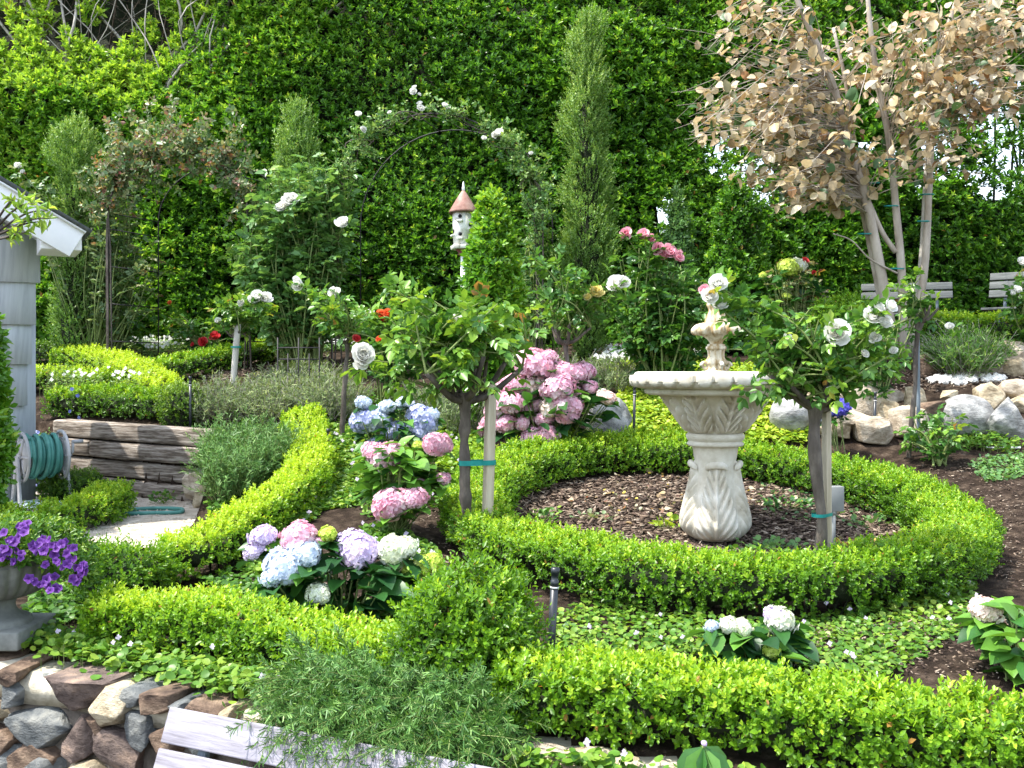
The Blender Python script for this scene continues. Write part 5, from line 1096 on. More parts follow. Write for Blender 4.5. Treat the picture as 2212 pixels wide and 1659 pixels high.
# boulders and stones of the upper edging
RK=[(1712,900,96,78,'rwhite','pale grey boulder just right of the fountain bowl',1,6.5),(1318,915,90,90,'rwhite','white boulder beside the big pink hydrangea',1,6.3),
(1822,868,62,40,'rcream','cream wedge stone over the violet hydrangea head',0,6.55),(1862,872,68,78,'rcream','tall pointed tan stone beside the black path light',0,6.5),(1835,905,70,36,'rcream','low flat tan stone in front of the pointed one',0,6.35),
(1912,895,52,60,'rtan','tan stone right of the black path light',0,6.45),(1925,862,74,40,'rcream','small cream stone on top beside the thin rose trunk',0,6.6),(1975,862,40,44,'rtan','brown stone directly behind the thin rose trunk',0,6.55),
(2050,852,40,16,'rtan','flat tan stone lying on the soil under the white pebbles',0,6.6),(2090,904,104,84,'rwhite','big smooth pale boulder, left one of the pair',1,6.4),(2186,915,110,92,'rwhite','big angular light grey boulder beside the smooth one',0,6.3),
(2137,866,52,66,'rtan','upright tan stone between and above the two big boulders',0,6.6),(2190,843,70,40,'rcream','olive cream stone at the right edge above the boulders',0,6.65),(2195,872,66,34,'rtan','long tan stone resting on the angular grey boulder',0,6.55),
(2170,762,80,42,'rcream','flat tan slab at the foot of the dark back hedge',0,7.15),(2150,790,50,52,'rcream','blunt grey brown stone right of the wispy green shrub',0,7.05),(2195,795,56,36,'rtan','tan stone at the right edge under the flat slab',0,7.0),(2000,790,40,44,'rbrown','reddish brown stone left of the wispy green shrub',0,7.1),
(1790,862,34,26,'rcream','small tan stone behind the trunk of the fountain rose tree',0,6.65),(1750,858,30,30,'rtan','rounded tan stone partly hidden by the rose tree burl',0,6.7),(1700,838,60,20,'rbrown','low brown stone behind the fountain rim',0,6.8),
(1965,915,76,64,'rcream','tan stone low in the row left of the smooth boulder',0,6.35),(2012,900,60,56,'rbrown','brown stone beside the smooth boulder, half buried',0,6.42),(1885,930,74,50,'rcream','low cream stone at the foot of the black path light',0,6.3),(1800,915,60,50,'rtan','tan stone below the violet hydrangea head',0,6.35),(420,1052,40,52,'rcream','cream and grey rock at the end of the lowest sleeper',0,6.05),(437,1075,36,46,'rtan','smaller cream rock in front of the rosemary foot',0,5.85),(1690,735,70,40,'rbrown','brown rock behind the upper tier of the fountain',1,7.0)]
for i,(x,y,w_,h_,m,lab,bd,D) in enumerate(RK):
    k=D/FX; p=W(x,y,D); rock('rock',lab,p,(w_*k*1.2,w_*k*.9,h_*k*1.25),m,500+i*3,rot=rng.normal(0,.2),boulder=bool(bd))
# ================================================================ leaning many-stemmed tree with scorched leaves
def brown_tree():
    D=7.4; b=gp(1950,D); root=thing('leaning_tree','pale trunked tree with scorched pinkish brown leaves at the right','tree',b)
    def T(pts,r0,r1,mat='palebark',name='trunk',k=9):
        g=G(); q=spline([W(x,y,d) for x,y,d in pts],26); tube(g,q,np.linspace(r0,r1,26),k); return g.build(name,M[mat],root,smooth=True),q
    gr=(HY-b[2]/D*FX)
    base=CX+b[0]/D*FX
    _,q1=T([(1935,gr,7.45),(1905,600,7.4),(1875,450,7.35),(1840,330,7.3),(1795,170,7.2),(1730,20,7.1),(1700,-60,7.1)],.042,.016)
    _,q1b=T([(1925,gr,7.5),(1893,600,7.5),(1862,450,7.45),(1835,330,7.4),(1830,200,7.4),(1800,60,7.4)],.026,.012)
    _,q2=T([(1950,gr,7.42),(1948,600,7.4),(1935,450,7.38),(1920,300,7.3),(1898,190,7.25),(1880,60,7.2),(1870,-60,7.2)],.034,.014)
    _,q3=T([(1965,gr,7.4),(1996,590,7.4),(2006,420,7.4),(2012,280,7.4),(2010,190,7.45),(2040,80,7.5),(2080,-40,7.5)],.030,.016)
    T([(1955,gr,7.5),(1987,590,7.47),(1998,420,7.46),(2005,300,7.46)],.022,.016,'pole','support_pole')
    _,q4=T([(1935,545,7.4),(1905,500,7.38),(1870,420,7.36),(1850,380,7.3)],.020,.014,name='limb')
    T([(1938,590,7.38),(1880,560,7.3),(1840,520,7.2),(1800,505,7.1)],.008,.004,name='limb',k=6)
    for pts in ([(1925,445,7.36)],[(1996,478,7.42)],[(2003,420,7.42)],[(1885,395,7.36)],[(1920,345,7.3)],[(1868,505,7.38)],[(1938,580,7.38)]):
        x,y,d=pts[0]; g=G(); c=W(x,y,d); a=np.linspace(0,2*pi,18); tube(g,[c+np.array([.047*math.cos(t),.047*math.sin(t),.006*math.sin(t)]) for t in a],.0055,5,cap=False); g.build('tie_tape',M['tie'],root)
    # branches and leaves
    crown=[(1640,60,110,60,24),(1560,215,100,30,22),(1590,290,110,40,44),(1680,350,100,50,56),(1740,420,90,40,40),(1660,440,30,40,10),(1760,260,90,60,30),(1800,120,110,80,24),(1950,60,110,60,26),(2080,40,110,50,30),(2190,90,90,70,34),(2250,30,80,60,30),(2240,200,60,60,26),(2050,170,90,60,34),(1900,200,90,60,22),(1520,260,70,30,16),(1990,260,60,60,18),(2110,220,90,50,24),(2080,330,40,50,12),(1960,330,40,60,8),(1870,330,60,40,14),(2170,180,50,60,14),(1700,160,80,60,24),(1560,100,60,40,10)]
    spine=np.vstack([q1[8:],q2[10:],q3[12:],q1b[10:]]); gb=G(); LP=[];LA=[]
    for (x,y,rx,ry,n) in crown:
        for _ in range(n):
            t=W(x+rng.uniform(-rx,rx),y+rng.uniform(-ry,ry),7.25+rng.normal(0,.33)); dd=np.linalg.norm(spine-t+[0,0,.25],axis=1); s=spine[np.argmin(dd+rng.uniform(0,.7,len(dd)))]
            L=np.linalg.norm(t-s); p=spline([s,(s+t)/2+[0,0,.08*L]+rng.normal(0,.05*L,3),t],9); tube(gb,p,np.linspace(.0038,.0015,9),4,cap=False)
            for k in range(5): 
                u=rng.uniform(.4,1); i=int(u*7.99); LP.append(p[i]*(1-(u*8-i))+p[i+1]*(u*8-i)+rng.normal(0,.02,3)); LA.append(rng.normal(0,1,3)+[0,0,-.35])
    # long bare whips reaching left
    for pts in ([(1760,150,7.2),(1640,120,7.1),(1540,75,7.0),(1440,60,6.9)],[(1760,180,7.2),(1650,150,7.1),(1560,120,7.0),(1470,80,6.9)],[(1700,120,7.2),(1600,40,7.1),(1560,-20,7.0)],[(1840,230,7.3),(1700,200,7.2),(1560,190,7.1),(1450,200,7.0)]):
        tube(gb,spline([W(*q) for q in pts],16),np.linspace(.005,.0015,16),4,cap=False)
    gb.build('branches',M['palebark'],root)
    LP=np.array(LP);LA=unit(np.array(LA)); n=len(LP); g=G(); tv=np.array([[0,0,0],[-.30,.08,.06],[-.44,.38,.12],[-.36,.72,.05],[-.12,.93,-.10],[.05,1.04,-.20],[.22,.88,-.06],[.42,.62,.10],[.40,.3,.16],[.22,.05,.05],[0,.5,-.05]]); T=(tv,[np.array([[i,(i+1)%10,10] for i in range(10)])[:, ::-1]]); ti=rng.beta(1.6,1.5,n)*.75+.22; ti[rng.uniform(size=n)<.12]=rng.uniform(0,.22); ti[rng.uniform(size=n)<.03]=1
    place(g,T,LP,LA,np.array([0,-.5,.8])+rng.normal(0,.6,(n,3)),.068*rng.uniform(.55,1.35,n),ti,wide=rng.uniform(.7,1.1,n)); g.build('foliage',M['brownleaf'],root)
brown_tree()

# ================================================================ peach branch entering at the left edge, its trunk stands just outside the frame
def peach():
    b=gp(-300,3.6); root=thing('peach_tree','fresh green peach branch reaching in over the white eave','tree',b); g=G(); tube(g,spline([b,b+[.05,0,.6],b+[.1,.05,1.3],b+[.1,.05,2.0]],20),np.linspace(.05,.03,20),10); g.build('trunk',M['bark'],root,smooth=True)
    g=G(); NP=[]
    for (x,y) in ((105,455),(90,478),(60,500),(75,440),(40,430),(30,505),(110,470)):
        p=spline([b+[.1,.05,1.45],W(-60,520,3.55),W(x*.5,y+8,3.5),W(x,y,3.5+rng.normal(0,.05))],16); tube(g,p,np.linspace(.008,.0015,16),5,cap=False)
        for k in range(9,16): NP.append(p[k])
    g.build('branch',M['bark'],root); NP=np.array(NP); g=G(); sprigs(g,T_leaf(.26,.12,.3,.45),NP,rdir(len(NP))*[1,.6,.5]+[.5,0,.1],.042*rng.uniform(.7,1.3,len(NP)),m=2,length=.02,spread=1.2,tint=.5,tvar=.6,jit=.4); g.build('foliage',M['peach'],root)
peach()

# ================================================================ rosemary and other needle leaved plants
T_N=T_needle(.15)
def needle_shoots(root,starts,dirs,L,leaf,dens,mat,tint=.45,curve=(0,0,-.3),r=.002,wood='greytwig',name='foliage',cmat=.25):
    gs=G(); NP=[];NA=[]
    for s,d,l in zip(starts,dirs,L):
        d=unit(np.array(d)); cv=np.array(curve)+rng.normal(0,cmat,3); k=8; u=np.linspace(0,1,k)[:,None]; p=s+d*u*l+cv*(u**2)*l*.5; tube(gs,p,np.linspace(r,r*.5,k),3,cap=False)
        n=max(4,int(l*dens)); uu=rng.uniform(.12,1,n); i=np.minimum((uu*(k-1)).astype(int),k-2); f=(uu*(k-1)-i)[:,None]; NP.append(p[i]*(1-f)+p[i+1]*f); NA.append(unit(p[i+1]-p[i]))
    gs.build('stems',M[wood],root); NP=np.concatenate(NP);NA=np.concatenate(NA); n=len(NP); q=unit(np.cross(NA,rng.normal(size=(n,3)))); Y=q+NA*rng.uniform(.3,1.0,(n,1))
    g=G(); place(g,T_N,NP,Y,NA+rng.normal(0,.3,(n,3)),leaf*rng.uniform(.6,1.25,n),np.clip(tint+rng.normal(0,.22,n),0,1)); g.build(name,M[mat],root)
def front_rosemary():
    b=W(800,1500,2.62); b[2]=-.92; root=thing('trailing_rosemary','trailing rosemary spilling over the rock wall onto the bench back','rosemary',b); S=[];Dr=[];L=[]
    for i in range(1500):
        x=rng.uniform(660,1055); D=np.interp(x,[600,1090],[2.74,2.46])+rng.normal(0,.05); s=gp(x,D); s[2]=-.92+rng.uniform(0,.10)
        hump=np.interp(x,[600,700,820,950,1090],[.35,.8,1,1,.5]); 
        d=np.array([rng.normal(-.05,.75),-rng.uniform(-.2,1.1),rng.uniform(.25,1.0)*hump]); S.append(s); Dr.append(d); L.append(rng.uniform(.08,.21)*(.6+.4*hump))
    for i in range(420):
        x=rng.uniform(620,1045); D=np.interp(x,[600,1090],[2.60,2.32])+rng.normal(0,.03); s=np.array([(x-CX)/FX*D,D,-.90+rng.uniform(0,.06)]); S.append(s); Dr.append(np.array([rng.normal(-.1,.6),-.8,rng.uniform(-.1,.5)])); L.append(rng.uniform(.07,.17))
    needle_shoots(root,S,Dr,L,.0205,420,'rosm',wood='cane',tint=.5,curve=(0,-.35,-.75),cmat=.35)
front_rosemary()
def upright_rosemary():
    b=gp(540,5.75); root=thing('rosemary_bush','feathery upright rosemary bush between the sleepers and curving hedge','rosemary',b); S=[];Dr=[];L=[]
    for i in range(1500):
        x=rng.uniform(452,620); D=rng.uniform(5.25,5.95); D=max(D,np.interp(x,[450,560,620],[5.2,5.35,5.6])); s=gp(x,D); s[2]=max(s[2],-.8)+rng.uniform(-.02,.14); S.append(s); Dr.append([rng.normal((x-540)*.003,.35),rng.normal(-.15,.35),1]); L.append(rng.uniform(.09,.21))
    needle_shoots(root,S,Dr,L,.026,200,'rosm',wood='cane',tint=.5,curve=(0,-.1,-.1),r=.002)
upright_rosemary()
def mound(label,px,D,r,h,n,leaf,mat,tint,cat='shrub',dens=110,fl=None,name='lavender_mound',sx=1.0):
    b=gp(px,D); root=thing(name,label,cat,b); S=[];Dr=[];L=[]
    for i in range(n):
        a=rng.uniform(0,6.28); q=math.sqrt(rng.uniform(0,1)); o=np.array([math.cos(a)*q*r*.75*sx,math.sin(a)*q*r*.75,0]); s=b+o; s[2]=float(gz(s[0],s[1]))+rng.uniform(0,h*.55)*(1-q*.6); S.append(s); Dr.append([o[0]/r*.9+rng.normal(0,.25),o[1]/r*.9+rng.normal(0,.25),.9]); L.append(h*rng.uniform(.4,.75))
    needle_shoots(root,S,Dr,L,leaf,dens,mat,tint=tint,curve=(0,0,-.1),r=.0025); return root
mound('grey green rosemary mound right behind the dark rounded box bush',480,6.75,.24,.30,420,.032,'jun',.4,sx=1.15)
mound('pale grey green mound between the pale pole and the rosemary bush',590,6.7,.25,.28,420,.032,'jun',.5)
mound('grey green mound left of the slim rose tree trunk',710,6.65,.25,.30,420,.032,'jun',.45)
mound('grey green mound on the far side under the slim rose tree',650,7.15,.32,.28,420,.034,'jun',.5,sx=1.3)
mound('soft green mound behind the staked rose tree, left of the big pink hydrangea',985,6.5,.30,.34,420,.034,'jun',.3,sx=1.3)
mound('soft dark green mound behind the knobbly burl rose tree',1180,7.3,.32,.30,380,.036,'jun',.25,sx=1.4)
mound('blurry green mound below the yellow rose blooms',1320,7.3,.30,.24,340,.036,'jun',.3,sx=1.4)
mound('wispy bright green shrub above the white pebbles on the right',2085,7.1,.26,.32,600,.036,'viol',.35,sx=1.1,name='wispy_shrub')
def blueflowers():
    b=gp(92,6.8); root=blob('plumbago_bush','dark bush dotted with small blue flowers beside the house corner',b,ballprof(.19,.36,.8),1500,leaf=.02,mat='hyd',seed=30,tint=.5,toptint=.1,m=6,lump=.04,sx=1.2,cat='flowering shrub')
    g=G(); P=b+[.0,0,.2]+rdir(90)*np.array([.25,.2,.2]); P=P[P[:,1]<b[1]+.05]; T=T_round(5,.2,1)
    for (x,y) in [(150,893),(172,897),(150,840),(166,850)]: P=np.vstack([P,W(x,y,6.5)])
    k=len(P); place(g,T,P,rdir(k)*[1,.3,1],np.tile([0,-1,.4],(k,1))+rng.normal(0,.3,(k,3)),.028,rng.uniform(0,1,k)); g.build('small_flowers',M['pblue'],root)
blueflowers()
def statice():
    b=gp(42,5.25); root=mound('faded lilac flower mound at the foot of the glossy bush',42,5.25,.13,.10,160,.02,'rosered',.4,name='lilac_mound',cat='flowers')
    n=160; P=b+np.c_[rng.normal(0,.06,n),rng.normal(0,.05,n),rng.uniform(.05,.12,n)]; g=G(); place(g,T_round(5,.2),P,rdir(n),np.tile([0,-.5,1.],(n,1)),.012,rng.uniform(.2,1,n)); g.build('small_flowers',M['hlil'],root)
statice()

# ================================================================ ground cover, mulch, pebbles
def strip_pts(line,w,n):
    L=np.asarray(line,float); seg=np.concatenate([[0],np.cumsum(np.linalg.norm(np.diff(L,axis=0),axis=1))]); s=rng.uniform(0,seg[-1],n); x=np.interp(s,seg,L[:,0]); y=np.interp(s,seg,L[:,1])
    o=rng.normal(0,w*.45,n); return np.stack([x+o*.42,y+o*.9],1)
def cover(name,label,P2,leaf,mat,h,tint,tmpl=None,cat='ground cover',m=3,flowers=0,fsize=.01,fmat='white',fh=.03,fwhole=None,toward=.25):
    n=len(P2); z=gz(P2[:,0],P2[:,1]); P=np.c_[P2,z+rng.uniform(.2,1,n)*h+np.clip(nz(np.c_[P2,z*0],9,95),-.5,1)*h*.4]
    g=G(); Z=np.array([0,-toward,1.])+rng.normal(0,.42,(n,3)); place(g,tmpl or T_round(7,.10),P,rdir(n)*[1,1,.25],Z,leaf*rng.uniform(.55,1.25,n),np.clip(tint+rng.normal(0,.16,n)+nz(P,7,96)*.1,0,1))
    st=G(); k=rng.choice(n,min(n,1500),replace=False)
    for i in k[:250]: tube(st,[[P[i,0],P[i,1],z[i]-.005],P[i]],.0012,3,cap=False)
    root=tag(g.build(name,M[mat],base=np.array([P[:,0].mean(),P[:,1].mean(),z.mean()])),label,cat,kind='stuff')
    st.build('leaf_stalks',M['cane'],root)
    if flowers:
        q=rng.choice(n,flowers); F=P[q]+rng.normal(0,.01,(flowers,3)); F[:,2]=z[q]+h+rng.uniform(0,fh,flowers); gf=G()
        for a in range(4): 
            an=a*pi/2+rng.uniform(0,.4,flowers); Y=np.stack([np.cos(an),.3*np.sin(an),np.sin(an)],1); place(gf,T_leaf(.8,.05,.1),F,Y,np.tile([0,-1,.3],(flowers,1)),fsize*rng.uniform(.7,1.2,flowers),rng.uniform(.3,1,flowers))
        gf.build('tiny_blooms',M[fmat],root)
    return root
VT=T_round(8,.12,1.05)
cover('violet_leaves','round violet leaves along the foot of the front left hedge',strip_pts(L2([(75,3.35),(200,3.12),(400,2.98),(580,2.79),(700,2.69)]),.09,2300),.026,'viol',.06,.55,tmpl=VT,flowers=9,fsize=.010,fmat='hlil')
cover('violet_leaves','round violet leaves below the front right hedge along the wall top',strip_pts(L2([(1110,2.33),(1300,2.27),(1600,2.15),(1900,2.01),(2250,1.87)]),.05,700),.024,'viol',.05,.5,tmpl=VT,flowers=7,fsize=.010,fmat='hlil')
pA=[(1185,1345),(1300,1290),(1480,1345),(1700,1350),(1800,1330),(1960,1265),(2110,1270),(2120,1340),(2050,1400),(1900,1480),(1500,1440),(1200,1420)]
cover('violet_carpet','flat green violet carpet between the fountain ring and front right hedge',poly_pts(pA,5000),.019,'viol',.022,.58,tmpl=VT,flowers=30,fsize=.009,fmat='hlil',fh=.04)
cover('violet_carpet','light green leaf carpet between the curving hedge and pink hydrangeas',poly_pts([(715,930),(790,950),(780,1040),(765,1100),(700,1110),(650,1160),(560,1250),(520,1240),(640,1120),(715,1020)],4200),.026,'viol',.035,.6,tmpl=VT,flowers=26,fsize=.012,fmat='hlil',fh=.03)
cover('violet_carpet','light green leaf carpet between the blue hydrangea and fountain ring',poly_pts([(930,900),(1040,890),(1060,960),(1050,1010),(975,1060),(940,1010)],2600),.028,'yel',.05,.35,tmpl=VT,flowers=14,fsize=.012,fmat='hlil')
cover('violet_carpet','small patch of round leaves between two hydrangeas below the pink heads',poly_pts([(780,1150),(850,1140),(930,1190),(960,1240),(850,1230),(790,1180)],1500),.022,'viol',.03,.5,tmpl=VT,flowers=12,fsize=.010,fmat='hlil')
cover('lime_carpet','glowing yellow green ground cover behind the fountain ring',poly_pts([(1300,800),(1480,790),(1660,800),(1790,905),(1740,965),(1500,965),(1310,965),(1340,860)],14000),.028,'yel',.06,.6,tmpl=VT)
cover('alyssum_carpet','white flecked low plants behind the fountain bowl',poly_pts([(1260,772),(1480,768),(1520,785),(1500,800),(1290,806)],1800),.026,'viol',.08,.6,tmpl=T_LEAFS if 'T_LEAFS' in globals() else T_leaf(.4),flowers=420,fsize=.014,fmat='white',fh=.04)
cover('alyssum_carpet','white flower carpet behind the long rising box hedge at the left',poly_pts([(235,738),(450,736),(440,762),(330,782),(270,765)],2600),.03,'rosep',.09,.7,tmpl=T_leaf(.4),flowers=230,fsize=.014,fmat='white',fh=.04)
cover('alyssum_carpet','strip of white flowers directly behind the sleeper hedge',strip_pts([(W(100,0,7.28)[0],7.28),(W(330,0,7.2)[0],7.2)],.12,700),.025,'rosep',.20,.7,tmpl=T_leaf(.4),flowers=30,fsize=.016,fmat='white',fh=.04)
cover('alyssum_carpet','white flecked plants behind the low iron plant support',poly_pts([(585,742),(780,742),(790,762),(590,766)],1400),.03,'rosep',.08,.5,tmpl=T_leaf(.4),flowers=260,fsize=.015,fmat='white',fh=.03)
cover('creeping_plants','low grey green creepers on the soil at the right edge',poly_pts([(2090,1010),(2212,985),(2260,1030),(2130,1050)],900),.02,'rosep',.03,.4,tmpl=VT)
cover('creeping_plants','small bright creepers at the foot of the two big boulders',poly_pts([(2050,950),(2130,950),(2212,965),(2180,985),(2060,975)],500),.024,'viol',.05,.5,tmpl=VT)
# plants inside the ring
def tuft(label,px,D,n,leaf,mat,tint,r,h,cat='plant',name='bedding_plant'):
    b=gp(px,D); P=b+np.c_[rng.normal(0,r,n),rng.normal(0,r,n),rng.uniform(.2,1,n)*h]; root=thing(name,label,cat,b); g=G(); o=P-b; place(g,VT,P,unit(o+rng.normal(0,.02,(n,3))),np.array([0,-.3,1])+rng.normal(0,.35,(n,3)),leaf*rng.uniform(.6,1.2,n),np.clip(tint+rng.normal(0,.2,n),0,1)); g.build('foliage',M[mat],root)
    g=G(); [tube(g,[b,p],.0012,3,cap=False) for p in P[:24]]; g.build('stems',M['cane'],root)
tuft('yellow green seedling left of the fountain pedestal',1440,4.9,26,.03,'yel',.6,.035,.07)
tuft('dark red leafed plant inside the ring beside the grey box',1850,4.5,60,.024,'rosered',.85,.06,.05)
tuft('grey green leafed plant between the pedestal and rose tree trunk',1668,4.5,90,.026,'rosep',.35,.07,.06)
tuft('green leafed plant beside the rose trunk at the back of the ring',1700,5.2,60,.026,'hyd',.6,.07,.06)
tuft('small green plant in the left part of the ring',1170,4.9,60,.024,'viol',.4,.05,.07)
tuft('reddish green plant near the left inside of the ring',1280,5.0,40,.022,'rosered',.5,.05,.04)
tuft('small green plant at the front foot of the pedestal',1590,4.42,40,.022,'viol',.35,.05,.05)
tuft('grey green plant inside the ring at the far right',1885,4.9,60,.026,'rosep',.3,.08,.05)
tuft('weedy seedling growing against the lowest sleeper',350,6.02,50,.022,'viol',.3,.04,.08)
def mulch(name,label,pts,smin,smax,lift=.004):
    n=len(pts); z=gz(pts[:,0],pts[:,1]); g=G(); P=np.c_[pts,z+rng.uniform(0.002,.018,n)]
    v=np.array([[-.5,0,0],[.5,0,0],[.42,1,.0],[-.38,1.0,0],[-.5,0,.3],[.5,0,.3],[.42,1,.25],[-.38,1,.25]]); f=[np.array([[4,5,6,7],[0,4,7,3],[1,2,6,5],[0,1,5,4],[3,7,6,2]])]
    s=smin+(smax-smin)*rng.beta(1,2.6,n)*1.5; Y=rdir(n)*[1,1,.22]; v=v*[.28,1,.35]; place(g,(v,f),P,Y,np.array([0,0,1])+rng.normal(0,.3,(n,3)),s,rng.beta(1.0,1.7,n),wide=rng.uniform(.5,2.0,n)); tag(g.build(name,M['mulch'],base=np.array([*pts.mean(0),z.mean()])),label,'mulch',kind='stuff')
n=22000; a=rng.uniform(0,2*pi,n); r=np.sqrt(rng.uniform(0,1,n))*1.05; mulch('mulch_chips','shredded bark chips filling the ring around the fountain',np.c_[.97+r*np.cos(a),4.76+r*np.sin(a)],.010,.042)
mulch('mulch_chips','bark chips on the slope around the pale pole rose tree',poly_pts([(430,800),(520,775),(700,770),(720,790),(600,820),(450,825)],3500),.015,.05)
mulch('mulch_chips','thin scatter of bark chips on the soil beside the ring at the right',poly_pts([(1990,1010),(2212,1000),(2240,1290),(2100,1260),(2130,1100)],900),.008,.02)
mulch('mulch_chips','thin scatter of bark chips among the front hydrangeas',np.vstack([poly_pts([(560,1260),(960,1100),(1000,1330),(900,1340)],900),poly_pts([(1450,1380),(2212,1330),(2212,1480),(1500,1440)],1500)]),.006,.018)
mulch('mulch_chips','bark chips on the terrace above the stone edging',poly_pts([(1800,820),(2212,800),(2212,850),(1850,850)],1500),.01,.03)
def pebbles():
    P=poly_pts([(2005,825),(2080,820),(2170,822),(2170,832),(2060,838),(2010,832)],170); z=gz(P[:,0],P[:,1]); g=G()
    v,fs=rock_geo(900,boulder=False,pts=10); fs=[f for f in fs if len(f)]; place(g,(v,fs),np.c_[P,z+.012],rdir(len(P))*[1,1,.2],np.tile([0,0,1.],(len(P),1)),rng.uniform(.02,.05,len(P)),.5); tag(g.build('white_pebbles',M['pebble'],base=np.array([*P.mean(0),z.mean()])),'scatter of white pebbles on the terrace above the boulders','pebbles',kind='stuff')
pebbles()
def irrigation():
    g=G(); a=hit([2130,2205],[975,977]); tube(g,[a[0]+[0,0,.012],a[1]+[0,0,.012]],.006,8); tag(g.build('white_pipe',M['whitep'],base=a[0]),'thin white pipe on the soil below the big boulders','pipe')
irrigation()

cover('violet_carpet','low green leaves on the bank under the curving hedge and rosemary',poly_pts([(440,1095),(640,1000),(660,1010),(560,1090),(470,1130)],900),.024,'viol',.03,.4,tmpl=VT)
cover('violet_carpet','leafy ground cover under the blue and pink hydrangeas',poly_pts([(700,900),(1040,890),(1040,1000),(950,1110),(790,1130),(740,1050)],3000),.026,'viol',.03,.45,tmpl=VT,flowers=10,fsize=.011,fmat='hlil')
cover('creeping_plants','scattered weeds on the bank below the rosemary mounds',poly_pts([(700,860),(1100,830),(1300,860),(1300,900),(900,910),(720,900)],2600),.03,'viol',.04,.35,tmpl=VT)

def bottom_plant():
    b=gp(1520,2.02); b[2]=-.93; root=thing('broad_leaf_plant','broad drooping leaves with a tiny bud at the bottom edge before the hedge','plant',b); top=W(1520,1612,2.0); g=G(); tube(g,spline([b,(b+top)/2+[.01,0,0],top],8),.004,6); g.build('stem',M['cane'],root)
    g=G(); Y=np.array([[-.5,-.2,-.9],[-.15,-.6,-.9],[.25,-.5,-.9],[.6,-.1,-.8],[0,.5,-.7]]); place(g,T_HL,np.repeat(top[None],5,0),Y,np.array([[-.6,-.6,.5],[-.2,-.9,.4],[.3,-.9,.4],[.7,-.6,.5],[0,.6,.6]]),np.array([.11,.12,.12,.10,.10]),np.array([.5,.7,.45,.6,.5])); g.build('foliage',M['hyd'],root,smooth=True)
    inst(HEAD['hlil'][0],'bud',root,top+[0,-.005,.008],.006)
bottom_plant()

def ring_litter():
    P=poly_pts([(1180,1110),(1330,1040),(1500,1010),(1800,1010),(1980,1080),(1900,1130),(1500,1165),(1300,1150)],34); z=gz(P[:,0],P[:,1]); g=G()
    tv=np.array([[0,0,0],[-.30,.08,.06],[-.44,.38,.12],[-.36,.72,.05],[-.12,.93,-.10],[.05,1.04,-.12],[.22,.88,-.06],[.42,.62,.10],[.40,.3,.16],[.22,.05,.05],[0,.5,-.05]])
    place(g,(tv,[np.array([[i,(i+1)%10,10] for i in range(10)])]),np.c_[P,z+.022],rdir(34)*[1,1,.2],np.array([0,-.2,1])+rng.normal(0,.3,(34,3)),rng.uniform(.025,.055,34),rng.uniform(.3,1,34))
    tag(g.build('fallen_leaves',M['brownleaf'],base=np.array([*P.mean(0),z.mean()])),'curled tan fallen leaves lying on the bark inside the fountain ring','fallen leaves',kind='stuff')
ring_litter()
cover('creeping_plants','grey green seedlings scattered through the bark right of the pedestal',poly_pts([(1640,1120),(1640,1040),(1760,1010),(1900,1030),(1960,1080),(1880,1110),(1720,1140)],330),.022,'rosep',.035,.25,tmpl=VT)
cover('creeping_plants','a few dark red seedlings among the bark of the fountain ring',poly_pts([(1200,1100),(1450,1010),(1800,1010),(1950,1090),(1500,1150)],220),.018,'rosered',.03,.85,tmpl=VT)

cover('creeping_plants','low leaves filling the soil between the urn and the olive box bush',poly_pts([(60,1290),(195,1270),(230,1300),(190,1345),(60,1380)],900),.024,'viol',.05,.35,tmpl=VT)
cover('violet_carpet','low violet leaves under the multicoloured hydrangea',poly_pts([(430,1270),(520,1240),(640,1290),(960,1330),(900,1360),(600,1330)],900),.024,'viol',.03,.35,tmpl=VT)
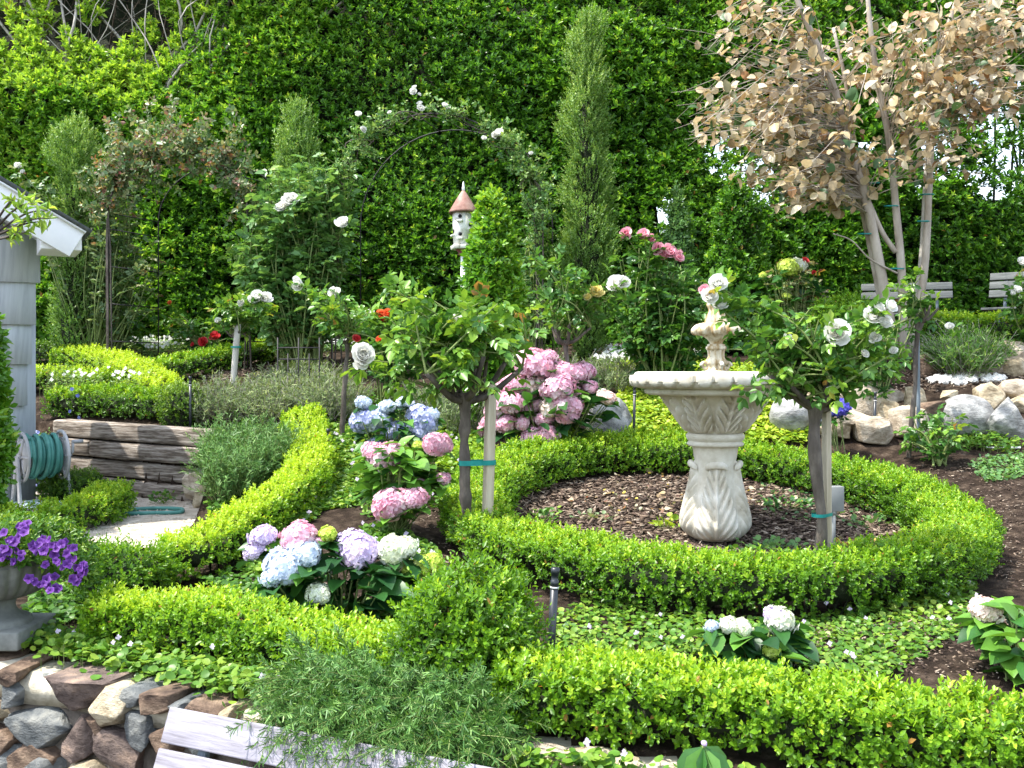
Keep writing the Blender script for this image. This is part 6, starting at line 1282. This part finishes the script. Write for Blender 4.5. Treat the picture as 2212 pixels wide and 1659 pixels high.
# ================================================================ light, camera
w=bpy.data.worlds.new('World'); bpy.context.scene.world=w; w.use_nodes=True; nt=w.node_tree; nt.nodes.clear()
sky=nt.nodes.new('ShaderNodeTexSky'); sky.sky_type='NISHITA'; sky.sun_disc=False
SUN_EL=math.radians(64); SUN_AZ=math.radians(-104)   # azimuth from +Y (view direction), clockwise
sky.sun_elevation=SUN_EL; sky.sun_rotation=SUN_AZ; sky.altitude=50; sky.air_density=1.2; sky.dust_density=1.5
bg=nt.nodes.new('ShaderNodeBackground'); bg.inputs[1].default_value=.15; out=nt.nodes.new('ShaderNodeOutputWorld')
hs=nt.nodes.new('ShaderNodeHueSaturation'); hs.inputs['Saturation'].default_value=.62; nt.links.new(sky.outputs[0],hs.inputs['Color']); nt.links.new(hs.outputs[0],bg.inputs[0]); nt.links.new(bg.outputs[0],out.inputs[0])
sd=bpy.data.lights.new('sun','SUN'); sd.energy=2.5; sd.angle=math.radians(.6); sd.color=(1,.95,.86)
so=bpy.data.objects.new('sun',sd); C.objects.link(so)
dv=Vector((math.sin(SUN_AZ)*math.cos(SUN_EL),math.cos(SUN_AZ)*math.cos(SUN_EL),math.sin(SUN_EL)))
so.rotation_euler=dv.to_track_quat('Z','Y').to_euler()
# bring the survey units to metres
for o in list(bpy.context.scene.objects):
    if o.parent is None and o.type in('MESH','EMPTY'):
        o.location=Vector(o.location)*SC; o.scale=(SC,SC,SC)
cd=bpy.data.cameras.new('camera'); cd.sensor_width=36; cd.lens=FX/2212*36; cd.shift_y=-(829.5-HY)/2212; cd.clip_start=.05; cd.clip_end=500
cam=bpy.data.objects.new('camera',cd); C.objects.link(cam); cam.location=(0,0,0); cam.rotation_euler=(pi/2,0,0)
sc=bpy.context.scene; sc.camera=cam
sc.render.engine='CYCLES'; sc.view_settings.view_transform='Standard'; sc.view_settings.look='None'; sc.view_settings.gamma=1; sc.view_settings.exposure=1.82
cy=sc.cycles; cy.max_bounces=8; cy.diffuse_bounces=4; cy.glossy_bounces=2; cy.transmission_bounces=3; cy.transparent_max_bounces=4; cy.caustics_reflective=False; cy.caustics_refractive=False
cy.use_denoising=True; cy.sample_clamp_indirect=4
